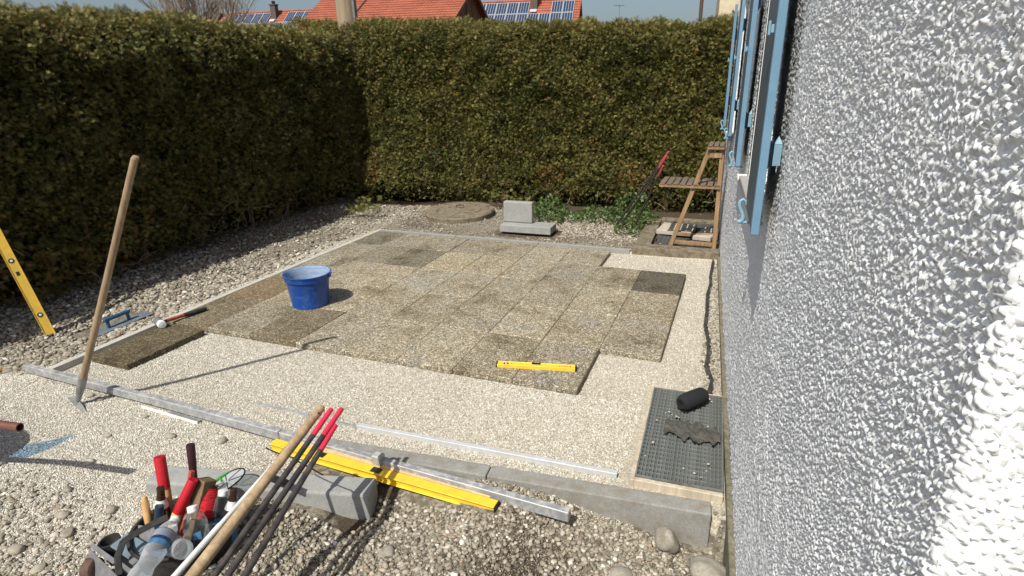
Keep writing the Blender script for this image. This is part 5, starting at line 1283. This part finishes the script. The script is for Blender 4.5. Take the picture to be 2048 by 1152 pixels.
w0, w1, w2, w3 = [Vector((p.x, p.y, 0)) for p in (E0-inn*0-inn, E1+inn, F1+inn, F0-inn)]
c_ = (w0+w1+w2+w3)/4; w0, w1, w2, w3 = [c_+(p-c_)*.93 for p in (w0, w1, w2, w3)]
m = MB(); V = [p-O for p in (w0, w1, w2, w3)]; V += [v+Vector((0, 0, E1.z+.1)) for v in V]; m.add(V, [(0, 1, 5, 4), (1, 2, 6, 5), (2, 3, 7, 6), (3, 0, 4, 7), (4, 5, 6, 7)]); m.build('wall', MT['house_white'], root)
# cable strip down the roof left of the pole
m = MB(); u0 = at(667, 60, D); 
p0 = E0.lerp(E1, .335); p1 = p0+(Rl-E0); nr_ = (E1-E0).cross(Rl-E0).normalized(); nr_ = nr_ if nr_.z > 0 else -nr_
m.bar(p0-O+nr_*.13, p1-O+nr_*.13, .09, .05); m.build('lightning_rod_strip', MT['rust'], root)

# terraced houses with solar panels
def pv_house(name, pl_, pr_, dl, dr, ridge_l, ridge_r, label, panels, chims, drop=60, slope_back=3.2):
    """pl_,pr_ = picture x of roof ends; ridge_* = picture y of the ridge there"""
    A = at(pl_, ridge_l, dl); B = at(pr_, ridge_r, dr); A.z = B.z = (A.z+B.z)/2
    u = (B-A).normalized(); fwd = u.cross(Vector((0, 0, 1))); fwd = fwd if fwd.dot(CAM-A) > 0 else -fwd
    H = 3.4; C0 = A+fwd*slope_back*1.25-Vector((0, 0, H)); C1 = B+fwd*slope_back*1.25-Vector((0, 0, H))
    root = empty(name, ((A.x+B.x)/2, (A.y+B.y)/2, 0), (0, 0, 0), label, 'house'); O = Vector(root.location)
    L = (B-A).length; tiled_plane(C0-O, C1-O, A-O, int(L/.28), 14, root, .05)
    D0 = A-fwd*slope_back*1.25-Vector((0, 0, H)); D1 = B-fwd*slope_back*1.25-Vector((0, 0, H))
    m = MB(); m.add([D0-O, D1-O, B-O, A-O], [(0, 1, 2, 3)]); m.build('rear_roof', MT['tile'], root)
    m = MB(); m.add([C1-O-u*.3, D1-O-u*.3, B-O-u*.3], [(0, 1, 2)]); m.add([C0-O+u*.3, D0-O+u*.3, A-O+u*.3], [(0, 1, 2)]); m.build('gable', MT['house_white'], root)
    m = MB(); V = [C0+fwd*-.4+u*.3, C1-fwd*.4-u*.3, D1+fwd*.4-u*.3, D0+fwd*.4+u*.3]; V = [Vector((v.x, v.y, 0))-O for v in V]; V += [v+Vector((0, 0, C0.z+.15)) for v in V]
    m.add(V, [(0, 1, 5, 4), (1, 2, 6, 5), (2, 3, 7, 6), (3, 0, 4, 7)]); m.build('wall', MT['house_white'], root)
    m = MB(); m.tube([A-O+Vector((0, 0, .06)), B-O+Vector((0, 0, .06))], .11, 8); m.build('ridge_tiles', MT['tile'], root, smooth=True)
    sl = (C0-A); n = u.cross(sl).normalized(); n = n if n.z > 0 else -n; sn = sl.normalized(); rot = Matrix((u, sn, n)).transposed()
    if rot.determinant() < 0: rot = Matrix((u, -sn, n)).transposed()
    pw, ph = 1.0, 1.65
    for row, spans in enumerate(panels):
        for (f0, f1) in spans:
            k0 = int(round(f0*L/(pw+.03))); k1 = int(round(f1*L/(pw+.03)))
            for k in range(k0, k1):
                c = A+u*((k+.5)*(pw+.03)+.15)+sl.normalized()*(.35+ph/2+row*(ph+.04))+n*.17-O
                m = MB(); m.box(c, (pw, ph, .04), rot); fr_ = m.build('solar_panel', MT['pv_frame'], root)
                m = MB()
                for cx in range(4):
                    m.box(c+rot@Vector(((cx-1.5)*.235, 0, 0))+n*.023, (.205, ph-.10, .006), rot)
                m.build('cells', MT['pv'], fr_)
    for f in chims:
        c = A+u*L*f+sl.normalized()*.9+n*.1-O
        m = MB(); m.box(c+Vector((0, 0, .25)), (.62, .55, 1.7), Matrix.Rotation(math.atan2(u.y, u.x), 3, 'Z')); ch = m.build('chimney', MT['chimney'], root)
        m = MB(); m.box(c+Vector((0, 0, 1.14)), (.8, .7, .08), Matrix.Rotation(math.atan2(u.y, u.x), 3, 'Z')); m.build('cap', MT['chimney'], ch)
        m = MB(); m.tube([c+Vector((0, 0, 1.18)), c+Vector((0, 0, 1.5))], .18, 10); m.build('flue', MT['black'], ch)
        m = MB(); m.box(c+sl.normalized()*.75+n*.10, (.6, .4, .04), rot); m.build('flashing', MT['pv_frame'], ch)
    return root
pv_house('terraced_house', 405, 640, 66, 62, 30, 22, 'distant red roofed row house with solar panels, left of the big red roof', [[(-.02, .08), (.29, .60), (.75, 1.0)], [(.0, .10), (.30, 1.0)]], [.17, .665])
pv_house('terraced_house', 930, 1163, 56, 54, 6, 1, 'distant red roofed row house with solar panels, right of the wooden gable', [[(.05, .56), (.73, .90)], [(.05, .90)]], [.615])
m = MB()
# beige neighbour house
bp = at(1430, 42, 16); bq = at(1520, 42, 17)
root = empty('beige_house', (bp.x, bp.y, 0), (0, 0, 0), 'beige rendered house corner beyond the hedge next to the shutters', 'house')
u = Vector((RT.x, RT.y, 0)).normalized(); nrm = (bp-CAM); nrm.z = 0; nrm.normalize(); nrm = (nrm+u*.15).normalized(); L = 7
V = [Vector((0, 0, 0)), u*L, u*L+nrm*6, nrm*6]; V += [v+Vector((0, 0, 5.6)) for v in V]
m = MB(); m.add(V, [(0, 1, 5, 4), (1, 2, 6, 5), (2, 3, 7, 6), (3, 0, 4, 7), (4, 5, 6, 7)]); m.build('wall', MT['beige'], root)
m = MB(); V = [Vector((-.3, 0, 5.62))-nrm*.3, u*(L+.3)-nrm*.3+Vector((0, 0, 5.62)), u*(L+.3)+nrm*6.3+Vector((0, 0, 5.62)), Vector((-.3, 0, 5.62))+nrm*6.3, u*L/2+nrm*3+Vector((0, 0, 7.6))]
m.add(V, [(0, 1, 4), (1, 2, 4), (2, 3, 4), (3, 0, 4)]); m.build('roof', MT['tile'], root)

# bare willow tree
tp = at(400, 40, 48); root = empty('bare_tree', (tp.x, tp.y, -.05), (0, 0, 0), 'leafless tree with upright thin branches against the sky at left', 'tree')
m = MB(); m.tube([(0, 0, 0), (.1, 0, 2.2), (0, .1, 3.6)], [.35, .28, .22], 12); m.build('trunk', MT['twig'], root, smooth=True)
m = MB(); rr = random.Random(5)
def grow(p, d, l, r, lev):
    pts = [p]; dd = d.copy()
    for k in range(4): dd = (dd+Vector((rr.gauss(0, .12), rr.gauss(0, .12), .08))).normalized(); pts.append(pts[-1]+dd*l/4)
    m.tube(pts, [r, r*.85, r*.7, r*.6, r*.45], 4, cap=False)
    if lev == 0: return
    for k in range([0, 7, 6, 5][lev]):
        t = rr.uniform(.25, 1); q = pts[min(3, int(t*4))].lerp(pts[min(4, int(t*4)+1)], (t*4) % 1)
        nd = (dd+Vector((rr.gauss(0, .45), rr.gauss(0, .45), rr.uniform(0, .3)))).normalized(); grow(q, nd, l*rr.uniform(.5, .75), r*.5, lev-1)
for k in range(9):
    a_ = k/9*2*PI; grow(Vector((0, 0, 3.0+.1*k)), Vector((math.cos(a_)*.75, math.sin(a_)*.75, .85)).normalized(), 4.2, .10, 3)
o = m.build('crown', MT['deadtwig'], root); o['kind'] = 'stuff'
